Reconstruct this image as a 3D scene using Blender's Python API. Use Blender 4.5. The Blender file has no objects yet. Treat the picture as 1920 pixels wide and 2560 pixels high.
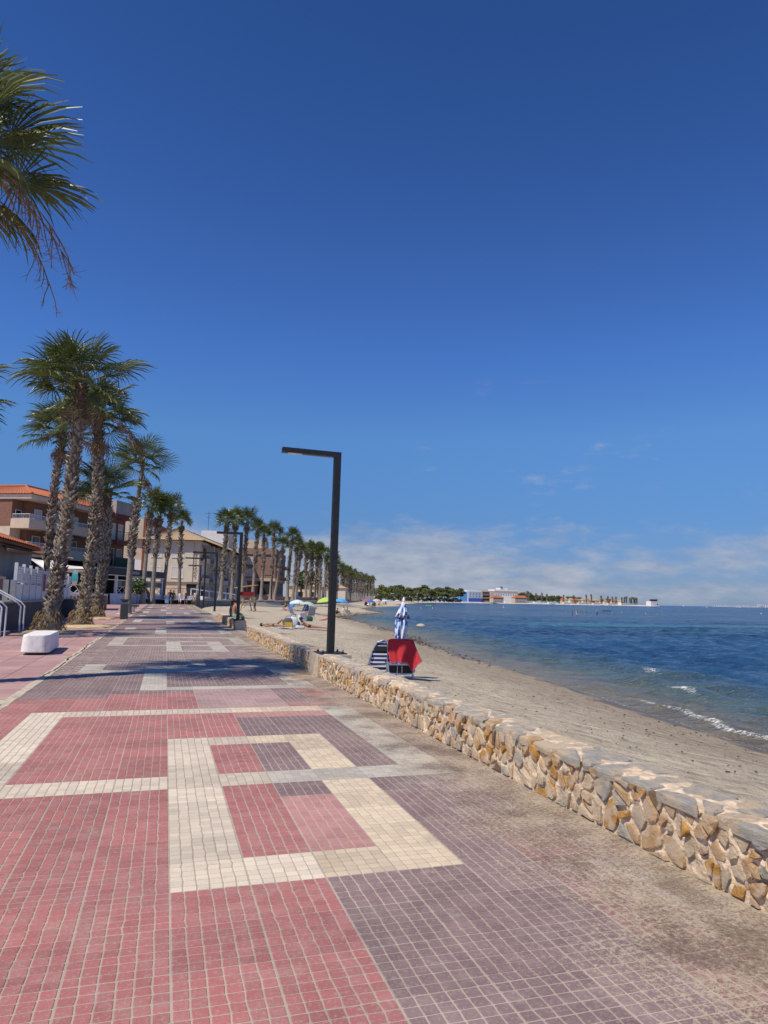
import bpy, bmesh, math, random
from mathutils import Vector, Matrix, Euler
R = math.radians
scene = bpy.context.scene
col = scene.collection

# ------------------------------------------------------------------ camera
CAM_H = 1.475
CAM_F = 1740.0                         # focal length in pixels of a 1920 x 2560 frame
AX = Vector((0.95451453, 0.05644893, 0.29277216))     # world axes seen from the camera (right, down, forward)
AY = Vector((-0.29747017, 0.11332197, 0.94798187))
AZ = Vector((0.02033505, -0.99195345, 0.12495934))
cam_d = bpy.data.cameras.new('camera')
cam = bpy.data.objects.new('camera', cam_d); col.objects.link(cam)
cam_d.sensor_fit = 'HORIZONTAL'; cam_d.sensor_width = 36.0
cam_d.lens = CAM_F / 1920 * 36.0
cam_d.clip_start = 0.05; cam_d.clip_end = 60000
cam.matrix_world = Matrix(((AX[0], -AX[1], -AX[2], 0.0), (AY[0], -AY[1], -AY[2], 0.0),
                           (AZ[0], -AZ[1], -AZ[2], CAM_H), (0, 0, 0, 1)))
scene.camera = cam

# ------------------------------------------------------------------ daylight
SUN_EL, SUN_SH = 57.0, 25.0            # elevation; direction the shadows fall, degrees from +X towards +Y
SUN_STRENGTH, SKY_STRENGTH, EXPOSURE = 4.5, 0.072, 0.0
sd = Vector((-math.cos(R(SUN_SH)) * math.cos(R(SUN_EL)), -math.sin(R(SUN_SH)) * math.cos(R(SUN_EL)), math.sin(R(SUN_EL))))
sun_l = bpy.data.lights.new('sun', 'SUN'); sun_l.energy = SUN_STRENGTH; sun_l.angle = R(0.53)
sun_l.color = (1.0, 0.915, 0.765)
sun = bpy.data.objects.new('sun', sun_l); col.objects.link(sun)
sun.rotation_euler = (-sd).to_track_quat('-Z', 'Y').to_euler()

CLOUD_SEED = 3.7
world = bpy.data.worlds.new('World'); scene.world = world; world.use_nodes = True
wn = world.node_tree.nodes; wl = world.node_tree.links; wn.clear()
def W(t, **kw):
    n = wn.new(t)
    for k, v in kw.items(): setattr(n, k, v)
    return n
def wmath(op, a, b=None, clamp=False):
    n = W('ShaderNodeMath', operation=op, use_clamp=clamp)
    for i, v in enumerate((a, b)):
        if v is None: continue
        if isinstance(v, (int, float)): n.inputs[i].default_value = v
        else: wl.new(v, n.inputs[i])
    return n.outputs[0]
sky = W('ShaderNodeTexSky', sky_type='NISHITA', sun_disc=False)
sky.sun_elevation = R(SUN_EL); sky.sun_rotation = math.atan2(sd.x, sd.y)
sky.altitude = 0; sky.air_density = 1.0; sky.dust_density = 0.0; sky.ozone_density = 1.0
# white balance of the clear blue sky by height above the horizon, the same all the way round
tc = W('ShaderNodeTexCoord'); sep = W('ShaderNodeSeparateXYZ'); wl.new(tc.outputs['Generated'], sep.inputs[0])
el = sep.outputs['Z']
tint = W('ShaderNodeValToRGB'); wl.new(el, tint.inputs[0]); tr = tint.color_ramp
while len(tr.elements) < 7: tr.elements.new(0.5)
for e_, (p_, c_) in zip(tr.elements, ((0.0, (.25, .42, .95)), (.057, (.36, .55, 1.05)), (.114, (.42, .69, 1.18)), (.227, (.60, 1.02, 1.56)), (.334, (.56, .98, 1.76)), (.52, (.44, .82, 1.55)), (.70, (.35, .70, 1.32)))):
    e_.position = p_; e_.color = (*c_, 1)
dmul = W('ShaderNodeMixRGB', blend_type='MULTIPLY'); dmul.inputs[0].default_value = 1.0
wl.new(sky.outputs[0], dmul.inputs[1]); wl.new(tint.outputs[0], dmul.inputs[2])
# clouds: a low broken bank round the horizon and a few loose wisps
azim = wmath('ARCTAN2', sep.outputs['X'], sep.outputs['Y'])
def cloud_noise(fa, fe, scale, detail, rough, off):
    comb = W('ShaderNodeCombineXYZ'); wl.new(wmath('MULTIPLY', azim, fa), comb.inputs[0]); wl.new(wmath('MULTIPLY', el, fe), comb.inputs[1]); comb.inputs[2].default_value = off
    t = W('ShaderNodeTexNoise'); t.inputs['Scale'].default_value = scale; t.inputs['Detail'].default_value = detail; t.inputs['Roughness'].default_value = rough; wl.new(comb.outputs[0], t.inputs['Vector']); return t.outputs['Fac']
def wrange(v, a_, b_, lo=0.0, hi=1.0):
    t = W('ShaderNodeMapRange', interpolation_type='SMOOTHSTEP'); wl.new(v, t.inputs['Value'])
    for k_, q_ in zip(('From Min', 'From Max', 'To Min', 'To Max'), (a_, b_, lo, hi)): t.inputs[k_].default_value = q_
    return t.outputs[0]
bank = wmath('MULTIPLY', wrange(el, .155, .04), wrange(el, -.01, .02))
puffs = cloud_noise(5.2, 15.0, 1.5, 11, .62, CLOUD_SEED)
broad = cloud_noise(1.1, 3.0, 1.5, 3, .5, CLOUD_SEED + 2.0)
dens = wmath('ADD', wmath('ADD', puffs, wmath('MULTIPLY', bank, .27)), wmath('MULTIPLY', wmath('SUBTRACT', broad, .5), .75))
alpha_o = wmath('MULTIPLY', wrange(dens, .61, .88, 0.0, .80), wrange(el, -.01, .01))
alpha_o = wmath('ADD', wmath('MULTIPLY', alpha_o, wrange(el, .34, .22)), wmath('MULTIPLY', wrange(el, .085, .0), .22), True)
shade = cloud_noise(7.0, 20.0, 2.6, 8, .6, CLOUD_SEED + .35)
cramp = W('ShaderNodeValToRGB'); wl.new(shade, cramp.inputs[0])
cramp.color_ramp.elements[0].position = 0.36; cramp.color_ramp.elements[0].color = (4.2, 5.0, 6.6, 1)
cramp.color_ramp.elements[1].position = 0.68; cramp.color_ramp.elements[1].color = (6.4, 6.9, 8.0, 1)
cmix = W('ShaderNodeMixRGB'); wl.new(alpha_o, cmix.inputs[0]); wl.new(dmul.outputs[0], cmix.inputs[1]); wl.new(cramp.outputs[0], cmix.inputs[2])
bg = W('ShaderNodeBackground'); bg.inputs['Strength'].default_value = SKY_STRENGTH
wl.new(cmix.outputs[0], bg.inputs['Color'])
wo = W('ShaderNodeOutputWorld'); wl.new(bg.outputs[0], wo.inputs['Surface'])

vs = scene.view_settings
vs.view_transform = 'Standard'; vs.look = 'None'; vs.exposure = EXPOSURE; vs.gamma = 1.0; vs.use_curve_mapping = False
scene.render.engine = 'CYCLES'
scene.cycles.max_bounces = 6; scene.cycles.diffuse_bounces = 3; scene.cycles.glossy_bounces = 3
scene.cycles.transparent_max_bounces = 8; scene.cycles.use_denoising = True
scene.cycles.sample_clamp_indirect = 6

# ------------------------------------------------------------------ helpers
def ray(x, y):
    d = Vector((x - 960.0, y - 1280.0, CAM_F)); return Vector((d.dot(AX), d.dot(AY), d.dot(AZ)))
def at(x, y, Y):
    "point of the place at distance Y along the promenade, measured from the photograph"
    r = ray(x, y); t = Y / r.y; return Vector((r.x * t, Y, CAM_H + r.z * t))
def gp(x, y, z=0.0):
    r = ray(x, y); t = (z - CAM_H) / r.z; return Vector((r.x * t, r.y * t, z))
def gz(y): return 0.0 if y < 14 else 0.006 * (min(y, 110) - 14)
def G(x, y):
    p = gp(x, y)
    for _ in range(50): p = 0.5 * p + 0.5 * gp(x, y, gz(p.y))
    return p

class MB:
    "collects faces; build() links them as one mesh object"
    def __init__(s): s.v = []; s.f = []; s.m = []
    def quad(s, pts, mi=0):
        n = len(s.v); s.v += [tuple(p) for p in pts]; s.f.append(tuple(range(n, n + len(pts)))); s.m.append(mi); return s
    def raw(s, v, f, mi=0):
        n = len(s.v); s.v += [tuple(p) for p in v]
        for q in f: s.f.append(tuple(i + n for i in q)); s.m.append(mi)
        return s
    def box(s, x0, x1, y0, y1, z0, z1, mi=0):
        v = [(x0, y0, z0), (x1, y0, z0), (x1, y1, z0), (x0, y1, z0), (x0, y0, z1), (x1, y0, z1), (x1, y1, z1), (x0, y1, z1)]
        return s.raw(v, [(0, 3, 2, 1), (4, 5, 6, 7), (0, 1, 5, 4), (1, 2, 6, 5), (2, 3, 7, 6), (3, 0, 4, 7)], mi)
    def prism(s, poly, z0, z1, mi=0):
        n = len(poly); v = [(p[0], p[1], z0) for p in poly] + [(p[0], p[1], z1) for p in poly]
        f = [tuple(range(n - 1, -1, -1)), tuple(range(n, 2 * n))] + [(i, (i + 1) % n, n + (i + 1) % n, n + i) for i in range(n)]
        return s.raw(v, f, mi)
    def loft(s, rings, mi=0, caps=True, closed=True):
        n = len(rings[0]); v = [p for r in rings for p in r]; f = []
        for k in range(len(rings) - 1):
            for i in range(n if closed else n - 1):
                j = (i + 1) % n; f.append((k * n + i, k * n + j, (k + 1) * n + j, (k + 1) * n + i))
        if caps and closed: f += [tuple(range(n - 1, -1, -1)), tuple(range((len(rings) - 1) * n, len(rings) * n))]
        return s.raw(v, f, mi)
    def tube(s, path, rad, seg=8, mi=0):
        path = [Vector(p) for p in path]; rings = []
        for i, p in enumerate(path):
            d = (path[min(i + 1, len(path) - 1)] - path[max(i - 1, 0)]).normalized()
            a = d.cross(Vector((0, 0, 1)));
            if a.length < 1e-3: a = d.cross(Vector((1, 0, 0)))
            a.normalize(); b = d.cross(a); r = rad[i] if isinstance(rad, (list, tuple)) else rad
            rings.append([p + a * (r * math.cos(2 * math.pi * k / seg)) + b * (r * math.sin(2 * math.pi * k / seg)) for k in range(seg)])
        return s.loft(rings, mi)
    def lathe(s, prof, seg=16, mi=0, c=(0, 0, 0)):
        rings = [[(c[0] + r * math.cos(2 * math.pi * k / seg), c[1] + r * math.sin(2 * math.pi * k / seg), c[2] + z) for k in range(seg)] for r, z in prof]
        return s.loft(rings, mi)
    def mesh(s, name, mats, smooth=False):
        me = bpy.data.meshes.new(name); me.from_pydata(s.v, [], s.f)
        for m in (mats if isinstance(mats, (list, tuple)) else [mats]): me.materials.append(m)
        if any(s.m): me.polygons.foreach_set('material_index', s.m)
        if smooth: me.polygons.foreach_set('use_smooth', [True] * len(s.f))
        me.update(); return me
    def build(s, name, mats, parent=None, smooth=False):
        o = bpy.data.objects.new(name, s.mesh(name, mats, smooth)); col.objects.link(o)
        if parent is not None: o.parent = parent
        return o
def link(name, me, parent=None, loc=None, rot=None, sc=None):
    o = bpy.data.objects.new(name, me); col.objects.link(o)
    if parent is not None: o.parent = parent
    if loc is not None: o.location = loc
    if rot is not None: o.rotation_euler = rot
    if sc is not None: o.scale = sc if isinstance(sc, (tuple, list, Vector)) else (sc, sc, sc)
    return o
def tag(o, label=None, cat=None, group=None, kind=None):
    if label: o['label'] = label
    if cat: o['category'] = cat
    if group: o['group'] = group
    if kind: o['kind'] = kind
    return o
def thing(name, label, cat, loc=(0, 0, 0), rz=0.0, group=None, kind='thing'):
    o = bpy.data.objects.new(name, None); o.empty_display_size = 0.2; col.objects.link(o)
    o.location = loc; o.rotation_euler = (0, 0, rz)
    return tag(o, label, cat, group, kind)

ORDS = 'first second third fourth fifth sixth seventh eighth ninth tenth eleventh twelfth thirteenth fourteenth fifteenth sixteenth seventeenth eighteenth nineteenth twentieth'.split()
ORDS += ['twenty-' + w for w in ORDS[:9]] + ['thirtieth'] + ['thirty-' + w for w in ORDS[:9]]
def nth(i): return ORDS[i]
# ------------------------------------------------------------------ materials
def nodes(m):
    m.use_nodes = True; return m.node_tree.nodes, m.node_tree.links, m.node_tree.nodes['Principled BSDF']
def mat(name, c, rough=0.7, var=0.12, scale=6.0, bump=0.0, bscale=None, c2=None, metallic=0.0, spec=0.5, coord='Object', detail=6, dist=0.01, ramp=(0.35, 0.65)):
    m = bpy.data.materials.new(name); n, l, b = nodes(m)
    b.inputs['Roughness'].default_value = rough; b.inputs['Metallic'].default_value = metallic
    b.inputs['Specular IOR Level'].default_value = spec
    if not var and not bump:
        b.inputs['Base Color'].default_value = (*c, 1); return m
    t = n.new('ShaderNodeTexCoord'); nz = n.new('ShaderNodeTexNoise')
    nz.inputs['Scale'].default_value = scale; nz.inputs['Detail'].default_value = detail
    src = t.outputs[coord] if coord != 'World' else n.new('ShaderNodeNewGeometry').outputs['Position']
    l.new(src, nz.inputs['Vector'])
    r = n.new('ShaderNodeValToRGB'); l.new(nz.outputs['Fac'], r.inputs[0])
    r.color_ramp.elements[0].position = ramp[0]; r.color_ramp.elements[1].position = ramp[1]
    a = c2 if c2 else tuple(v * (1 - var) for v in c)
    bb = c if c2 else tuple(min(1, v * (1 + var)) for v in c)
    r.color_ramp.elements[0].color = (*a, 1); r.color_ramp.elements[1].color = (*bb, 1)
    l.new(r.outputs[0], b.inputs['Base Color'])
    if bump:
        n2 = n.new('ShaderNodeTexNoise'); n2.inputs['Scale'].default_value = bscale or scale * 4; n2.inputs['Detail'].default_value = 6
        l.new(src, n2.inputs['Vector'])
        bp = n.new('ShaderNodeBump'); bp.inputs['Strength'].default_value = bump; bp.inputs['Distance'].default_value = dist
        l.new(n2.outputs['Fac'], bp.inputs['Height']); l.new(bp.outputs[0], b.inputs['Normal'])
    return m
import numpy as np
from mathutils import noise as mnoise
# ================================================================== SETTING
# ------------------------------------------------------------------ promenade paving
SX, SY, X0, Y0 = 0.4, 0.3925, 0.103, 3.83      # slab pitch and lattice origin
WALL_X = 2.87
def slab_mat(name, c, speck=0.16):
    m = bpy.data.materials.new(name); n, l, b = nodes(m)
    b.inputs['Roughness'].default_value = 0.62; b.inputs['Specular IOR Level'].default_value = 0.35
    geo = n.new('ShaderNodeNewGeometry'); P = geo.outputs['Position']
    def noise(scale, detail=5, rough=0.6):
        t = n.new('ShaderNodeTexNoise'); t.inputs['Scale'].default_value = scale; t.inputs['Detail'].default_value = detail
        t.inputs['Roughness'].default_value = rough; l.new(P, t.inputs['Vector']); return t.outputs['Fac']
    def mth(op, a, bb, cl=False):
        t = n.new('ShaderNodeMath'); t.operation = op; t.use_clamp = cl
        for i, v in enumerate((a, bb)):
            if isinstance(v, (int, float)): t.inputs[i].default_value = v
            else: l.new(v, t.inputs[i])
        return t.outputs[0]
    def mrange(v, a, bb, lo=0.0, hi=1.0):
        t = n.new('ShaderNodeMapRange'); t.interpolation_type = 'SMOOTHSTEP'; l.new(v, t.inputs['Value'])
        t.inputs['From Min'].default_value = a; t.inputs['From Max'].default_value = bb
        t.inputs['To Min'].default_value = lo; t.inputs['To Max'].default_value = hi; return t.outputs[0]
    def mix(f, a, bb, mode='MIX'):
        t = n.new('ShaderNodeMixRGB'); t.blend_type = mode
        for i, v in enumerate((f, a, bb)):
            if isinstance(v, (int, float)): t.inputs[i].default_value = v
            elif isinstance(v, tuple): t.inputs[i].default_value = (*v, 1)
            else: l.new(v, t.inputs[i])
        return t.outputs[0]
    def cell(sx, sy):
        s = n.new('ShaderNodeVectorMath'); s.operation = 'SUBTRACT'; l.new(P, s.inputs[0]); s.inputs[1].default_value = (X0, Y0, 0)
        d = n.new('ShaderNodeVectorMath'); d.operation = 'DIVIDE'; l.new(s.outputs[0], d.inputs[0]); d.inputs[1].default_value = (sx, sy, 1e6)
        f = n.new('ShaderNodeVectorMath'); f.operation = 'FLOOR'; l.new(d.outputs[0], f.inputs[0])
        w = n.new('ShaderNodeTexWhiteNoise'); w.noise_dimensions = '2D'; l.new(f.outputs[0], w.inputs['Vector']); return w.outputs['Value']
    v = mth('ADD', mrange(cell(SX, SY), 0, 1, 0.85, 1.09), mth('ADD', mrange(cell(SX / 6, SY / 6), 0, 1, -0.09, 0.09), mth('ADD', mth('MULTIPLY', mth('SUBTRACT', noise(330, 2), 0.5), speck * 4), mth('MULTIPLY', mth('SUBTRACT', noise(1.1, 4), 0.5), 0.35))))
    cc = mix(1.0, c, v, 'MULTIPLY')
    # worn, sun-bleached tops
    cc = mix(mrange(noise(5.5, 7, .7), 0.40, 0.75, 0.06, 0.30), cc, (0.50, 0.40, 0.35))
    cc = mix(mrange(noise(60, 5, 0.75), 0.50, 0.68, 0, 0.38), cc, (0.54, 0.45, 0.40))
    cc = mix(mrange(noise(19, 6, 0.75), 0.60, 0.74, 0, 0.55), cc, (0.17, 0.10, 0.09))
    cc = mix(mrange(noise(0.75, 7, 0.72), 0.54, 0.72, 0, 0.28), cc, (0.20, 0.14, 0.12))
    cc = mix(mrange(noise(1.9, 8, 0.8), 0.55, 0.72, 0, 0.45), cc, (0.50, 0.42, 0.35))
    # blown sand lies thick along the low wall and thins out towards the middle
    sp = n.new('ShaderNodeSeparateXYZ'); l.new(P, sp.inputs[0])
    toward = mrange(sp.outputs['X'], 0.8, 2.95, -0.36, 0.25)
    near = mrange(sp.outputs['Y'], 2.0, 9.5, 0.04, -0.05)
    sn = mth('ADD', mth('ADD', toward, near), mth('ADD', mth('MULTIPLY', mth('SUBTRACT', noise(1.7, 5), 0.5), 0.75), mth('MULTIPLY', mth('SUBTRACT', noise(34, 6, 0.85), 0.5), 2.6)))
    sand = mrange(sn, 0.08, 0.24, 0.0, 0.88)
    sandc = mix(noise(9, 4), (0.34, 0.275, 0.19), (0.56, 0.475, 0.355))
    cc = mix(sand, cc, sandc)
    # damp, dark trodden dirt in patches
    dn = mth('MULTIPLY', mrange(sp.outputs['X'], 1.2, 2.3), mth('ADD', noise(2.1, 6, 0.62), mth('MULTIPLY', mth('SUBTRACT', noise(48, 6, .8), 0.5), 1.1)))
    cc = mix(mrange(dn, 0.42, 0.66, 0, 0.72), cc, (0.12, 0.085, 0.062))
    wn_ = mth('MULTIPLY', mrange(sp.outputs['X'], 1.3, 2.1), mth('ADD', noise(1.3, 5), mth('MULTIPLY', mth('SUBTRACT', noise(75, 4, .75), 0.5), 0.8)))
    cc = mix(mrange(wn_, 0.60, 0.76, 0, 0.6), cc, (0.60, 0.55, 0.50))
    l.new(cc, b.inputs['Base Color'])
    bp = n.new('ShaderNodeBump'); bp.inputs['Strength'].default_value = 0.35; bp.inputs['Distance'].default_value = 0.003
    l.new(noise(140, 4), bp.inputs['Height']); l.new(bp.outputs[0], b.inputs['Normal'])
    return m
PAL = {'R': (0.395, 0.128, 0.122), 'K': (0.44, 0.20, 0.185), 'P': (0.205, 0.135, 0.138), 'D': (0.235, 0.115, 0.11), 'C': (0.66, 0.575, 0.45), 'Y': (0.67, 0.55, 0.385), 'G': (0.49, 0.465, 0.40), 'Q': (0.385, 0.245, 0.235)}
SLAB = {k: slab_mat('paving_' + n_, PAL[k]) for k, n_ in dict(R='red', K='faded_red', P='purple', C='cream', Y='yellow', G='pale_grey', Q='dusty_rose', D='dull_red').items()}
GROUT = slab_mat('paving_grout', (0.43, 0.355, 0.29), 0.1)
KEYS = list(SLAB)

pat = {}
def paint(c0, c1, r0, r1, k):
    for c in range(c0, c1 + 1):
        for r in range(r0, r1 + 1): pat[(c, r)] = k
def motif(o, far):
    g1, g2, red, pink, pu = ('C', 'Y', 'R', 'K', 'P') if not far else ('G', 'G', 'P', 'P', 'P')
    paint(-6, 1, o - 8, o + 4, red); paint(2, 6, o - 8, o - 1, pu); paint(4, 6, o, o + 4, pu)
    if not far: paint(5, 5, o - 8, o + 1, 'D')
    paint(-6, 6, o + 5, o + 19, red if not far else pu)
    paint(0, 0, o, o + 9, g1); paint(1, 1, o, o, g1); paint(2, 3, o, o, g2); paint(3, 3, o, o + 4, g2)
    paint(1, 1, o + 1, o + 4, red); paint(2, 2, o + 1, o + 3, pink); paint(2, 2, o + 4, o + 4, pu)
    paint(-4, -1, o + 5, o + 5, g1); paint(1, 1, o + 5, o + 5, g1); paint(2, 5, o + 5, o + 5, 'G')
    paint(1, 1, o + 6, o + 8, red); paint(2, 2, o + 6, o + 8, pu); paint(1, 1, o + 9, o + 9, g1); paint(2, 2, o + 9, o + 9, g2)
    paint(3, 3, o + 6, o + 9, g2); paint(4, 4, o + 6, o + 12, pu); paint(2, 4, o + 10, o + 12, pu); paint(2, 4, o + 13, o + 13, pink)
    paint(-4, -4, o + 5, o + 14, g1); paint(-4, 1, o + 14, o + 14, g1); paint(2, 4, o + 14, o + 14, g2); paint(5, 5, o + 5, o + 14, 'G')
    paint(6, 6, o + 5, o + 19, 'P')
    # between the motifs
    if not far:
        paint(-6, -3, o + 15, o + 17, 'R'); paint(-6, -3, o + 18, o + 19, 'P'); paint(-2, 0, o + 15, o + 18, 'R'); paint(-2, 0, o + 19, o + 19, 'P')
        paint(1, 3, o + 15, o + 19, 'Q'); paint(4, 4, o + 16, o + 19, 'P'); paint(5, 5, o + 17, o + 19, 'K'); paint(5, 5, o + 16, o + 16, 'P'); paint(4, 5, o + 15, o + 15, 'K')
    # second motif
    paint(-6, 6, o + 20, o + 38, 'P')
    paint(0, 5, o + 20, o + 20, 'G'); paint(-1, -1, o + 20, o + 29, 'G'); paint(5, 5, o + 20, o + 29, 'G')
    paint(-4, -1, o + 27, o + 27, 'G'); paint(0, 3, o + 27, o + 28, 'G'); paint(3, 3, o + 25, o + 30, 'P'); paint(3, 5, o + 29, o + 29, 'G')
    paint(-4, -4, o + 27, o + 34, 'G'); paint(-3, 4, o + 34, o + 34, 'G'); paint(1, 1, o + 30, o + 34, 'G'); paint(4, 4, o + 31, o + 34, 'G')
    paint(0, 3, o + 31, o + 31, 'Q' if not far else 'P')
motif(0, False)
for k in range(1, 8): motif(39 * k, True)

def slab_parts(seed, lod):
    "36 moulded cobbles of one slab, the columns a little wavy"
    rnd = random.Random(seed); mb = MB(); nc = 6
    wx = [[0.0] * 7 if i in (0, 6) else [max(-.007, min(.007, rnd.gauss(0, .0019))) for _ in range(7)] for i in range(7)]
    ys = [SY * j / 6 + (0 if j in (0, 6) else rnd.uniform(-.003, .003)) for j in range(7)]
    for i in range(6):
        for j in range(6):
            gl = .0048 if i == 0 else .0029; gr = .0048 if i == 5 else .0029
            gt = .0025 if j else .0036; gu = .0025 if j < 5 else .0036
            x0a = SX * i / 6 + wx[i][j] + gl; x0b = SX * i / 6 + wx[i][j + 1] + gl
            x1a = SX * (i + 1) / 6 + wx[i + 1][j] - gr; x1b = SX * (i + 1) / 6 + wx[i + 1][j + 1] - gr
            ya = ys[j] + gt; yb = ys[j + 1] - gu; h = rnd.uniform(-.0003, .0006); k = rnd.uniform(.0025, .005)
            if lod == 0:
                o = [(x0a + k, ya), (x1a - k, ya), (x1a, ya + k), (x1b, yb - k), (x1b - k, yb), (x0b + k, yb), (x0b, yb - k), (x0a, ya + k)]
                cx, cy = (x0a + x1b) / 2, (ya + yb) / 2
                mb.loft([[(x, y, -.008) for x, y in o], [(cx + (x - cx) * .975, cy + (y - cy) * .97, h - .0012) for x, y in o], [(cx + (x - cx) * .92, cy + (y - cy) * .91, h) for x, y in o]], 0)
                mb.f = [f for f in mb.f]
            else:
                o = [(x0a, ya), (x1a, ya), (x1b, yb), (x0b, yb)]; cx, cy = (x0a + x1b) / 2, (ya + yb) / 2
                mb.loft([[(x, y, -.007) for x, y in o], [(cx + (x - cx) * .96, cy + (y - cy) * .95, h) for x, y in o]], 0)
                mb.f.pop(-2); mb.m.pop(-2)
    return mb
promenade = MB()
ysteps = [-4, 1] + [1 + 1.0 * i for i in range(1, 14)] + [14 + 4 * i for i in range(22)]
for a, b_ in zip(ysteps, ysteps[1:]):
    if b_ > a: promenade.quad([(-1.93, a, gz(a) - .0018), (WALL_X + .3, a, gz(a) - .0018), (WALL_X + .3, b_, gz(b_) - .0018), (-1.93, b_, gz(b_) - .0018)])
promenade = tag(promenade.build('promenade', GROUT), kind='structure')
NV = 7
slab_me = {}
base_mb = [slab_parts(s, 0) for s in range(NV)]
rr = random.Random(5)
R0, RP, RM, REND = -7, 18, 62, 240
far_mb = MB()
lod1 = [slab_parts(s, 1) for s in range(5)]
for r in range(R0, REND):
    for c in range(-5, 7):
        k = pat.get((c, r), 'P'); x = X0 + SX * c; y = Y0 + SY * r; sx = 1.0 if c < 6 else (WALL_X - x) / SX
        if r <= RP and len(slab_me) >= 0:
            if r < -6: continue
            s = rr.randrange(NV)
            if (s, k) not in slab_me: slab_me[(s, k)] = base_mb[s].mesh('paving_slab', SLAB[k])
            flip = rr.random() < .5 and sx == 1.0
            o = link('paving_slab', slab_me[(s, k)], promenade, (x + (SX if flip else 0), y + (SY if flip else 0), gz(y) + rr.uniform(-.0002, .0008)), (rr.gauss(0, .0005), rr.gauss(0, .0005), math.pi if flip else 0), (sx, 1, 1))
        elif r < RM:
            m_ = lod1[rr.randrange(5)]; z = gz(y)
            far_mb.raw([(x + p[0] * sx, y + p[1], z + p[2]) for p in m_.v], m_.f, KEYS.index(k))
        else:
            za, zb = gz(y), gz(y + SY)
            far_mb.quad([(x + .004, y + .004, za), (x + SX * sx - .004, y + .004, za), (x + SX * sx - .004, y + SY - .004, zb), (x + .004, y + SY - .004, zb)], KEYS.index(k))
tag(far_mb.build('paving_slabs', [SLAB[k] for k in KEYS], promenade), kind='stuff')

# ------------------------------------------------------------------ pavement beside the buildings
M_PAVE = mat('plaza_slab', (0.40, 0.235, 0.225), 0.75, 0.14, 2.2, 0.25, 90, coord='World', dist=.004, ramp=(.25, .75))
M_PAVE2 = mat('plaza_slab_worn', (0.45, 0.285, 0.265), 0.75, 0.14, 2.2, 0.25, 90, coord='World', dist=.004, ramp=(.25, .75))
M_JOINT = mat('plaza_joint', (0.52, 0.43, 0.36), 0.85, 0.15, 12, 0.3, 80, coord='World')
pv = MB()
for a, b_ in zip(ysteps, ysteps[1:]):
    if b_ > a: pv.quad([(-60, a, gz(a) - .008), (-1.93, a, gz(a) - .008), (-1.93, b_, gz(b_) - .008), (-60, b_, gz(b_) - .008)])
pavement = tag(pv.build('pavement', M_JOINT), kind='structure')
sl = MB(); T = 0.58
sl.loft([[(.004, .004, -.02), (T - .004, .004, -.02), (T - .004, T - .004, -.02), (.004, T - .004, -.02)], [(.004, .004, -.002), (T - .004, .004, -.002), (T - .004, T - .004, -.002), (.004, T - .004, -.002)], [(.007, .007, 0), (T - .007, .007, 0), (T - .007, T - .007, 0), (.007, T - .007, 0)]])
sm = [sl.mesh('plaza_slab', M_PAVE), sl.mesh('plaza_slab', M_PAVE2)]
pf = MB()
for i in range(60):
    for j in range(150):
        x = -2.02 - T * (i + 1); y = 11.0 + T * j
        if j < 42 and i < 7:
            link('plaza_slab', sm[rr.random() < .35], pavement, (x, y, gz(y) + rr.uniform(-.002, .001)), (rr.gauss(0, .002) + (.006 if y > 14 else 0), rr.gauss(0, .002), 0))
        else:
            za, zb = gz(y), gz(y + T)
            pf.quad([(x + .004, y + .004, za), (x + T - .004, y + .004, za), (x + T - .004, y + T - .004, zb), (x + .004, y + T - .004, zb)], 1 if rr.random() < .35 else 0)
tag(pf.build('plaza_slabs', [M_PAVE, M_PAVE2], pavement), kind='stuff')
# cracked mortar seam between the two pavings
M_SEAM = mat('seam_mortar', (0.50, 0.425, 0.33), 0.9, 0.25, 9, 0.6, 50, coord='World', dist=.01)
M_DARK = mat('crack_dark', (0.035, 0.03, 0.027), 0.9, 0)
seam = MB(); crack = MB(); pa = None
for i in range(420):
    y = 6 + .2 * i * (1 + i * .001)
    if y > 92: break
    xl = -2.03 + rr.uniform(-.012, .012); xr = -1.895 + rr.uniform(-.01, .01); z = gz(y) + .002 + rr.uniform(0, .003)
    xc = -1.965 + .03 * math.sin(y * 1.7) + rr.gauss(0, .012)
    cur = (xl, xr, y, z, xc, max(0.0, rr.gauss(.010, .007)))
    if pa:
        seam.quad([(pa[0], pa[2], pa[3]), (pa[1], pa[2], pa[3]), (cur[1], cur[2], cur[3]), (cur[0], cur[2], cur[3])])
        if math.sin(y * .9) + math.sin(y * .37) > -.9:
            crack.quad([(pa[4] - pa[5], pa[2], pa[3] + .004), (pa[4] + pa[5], pa[2], pa[3] + .004), (cur[4] + cur[5], cur[2], cur[3] + .004), (cur[4] - cur[5], cur[2], cur[3] + .004)])
    pa = cur
so = seam.build('mortar_seam', M_SEAM, pavement); crack.build('crack', M_DARK, so)

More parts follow.
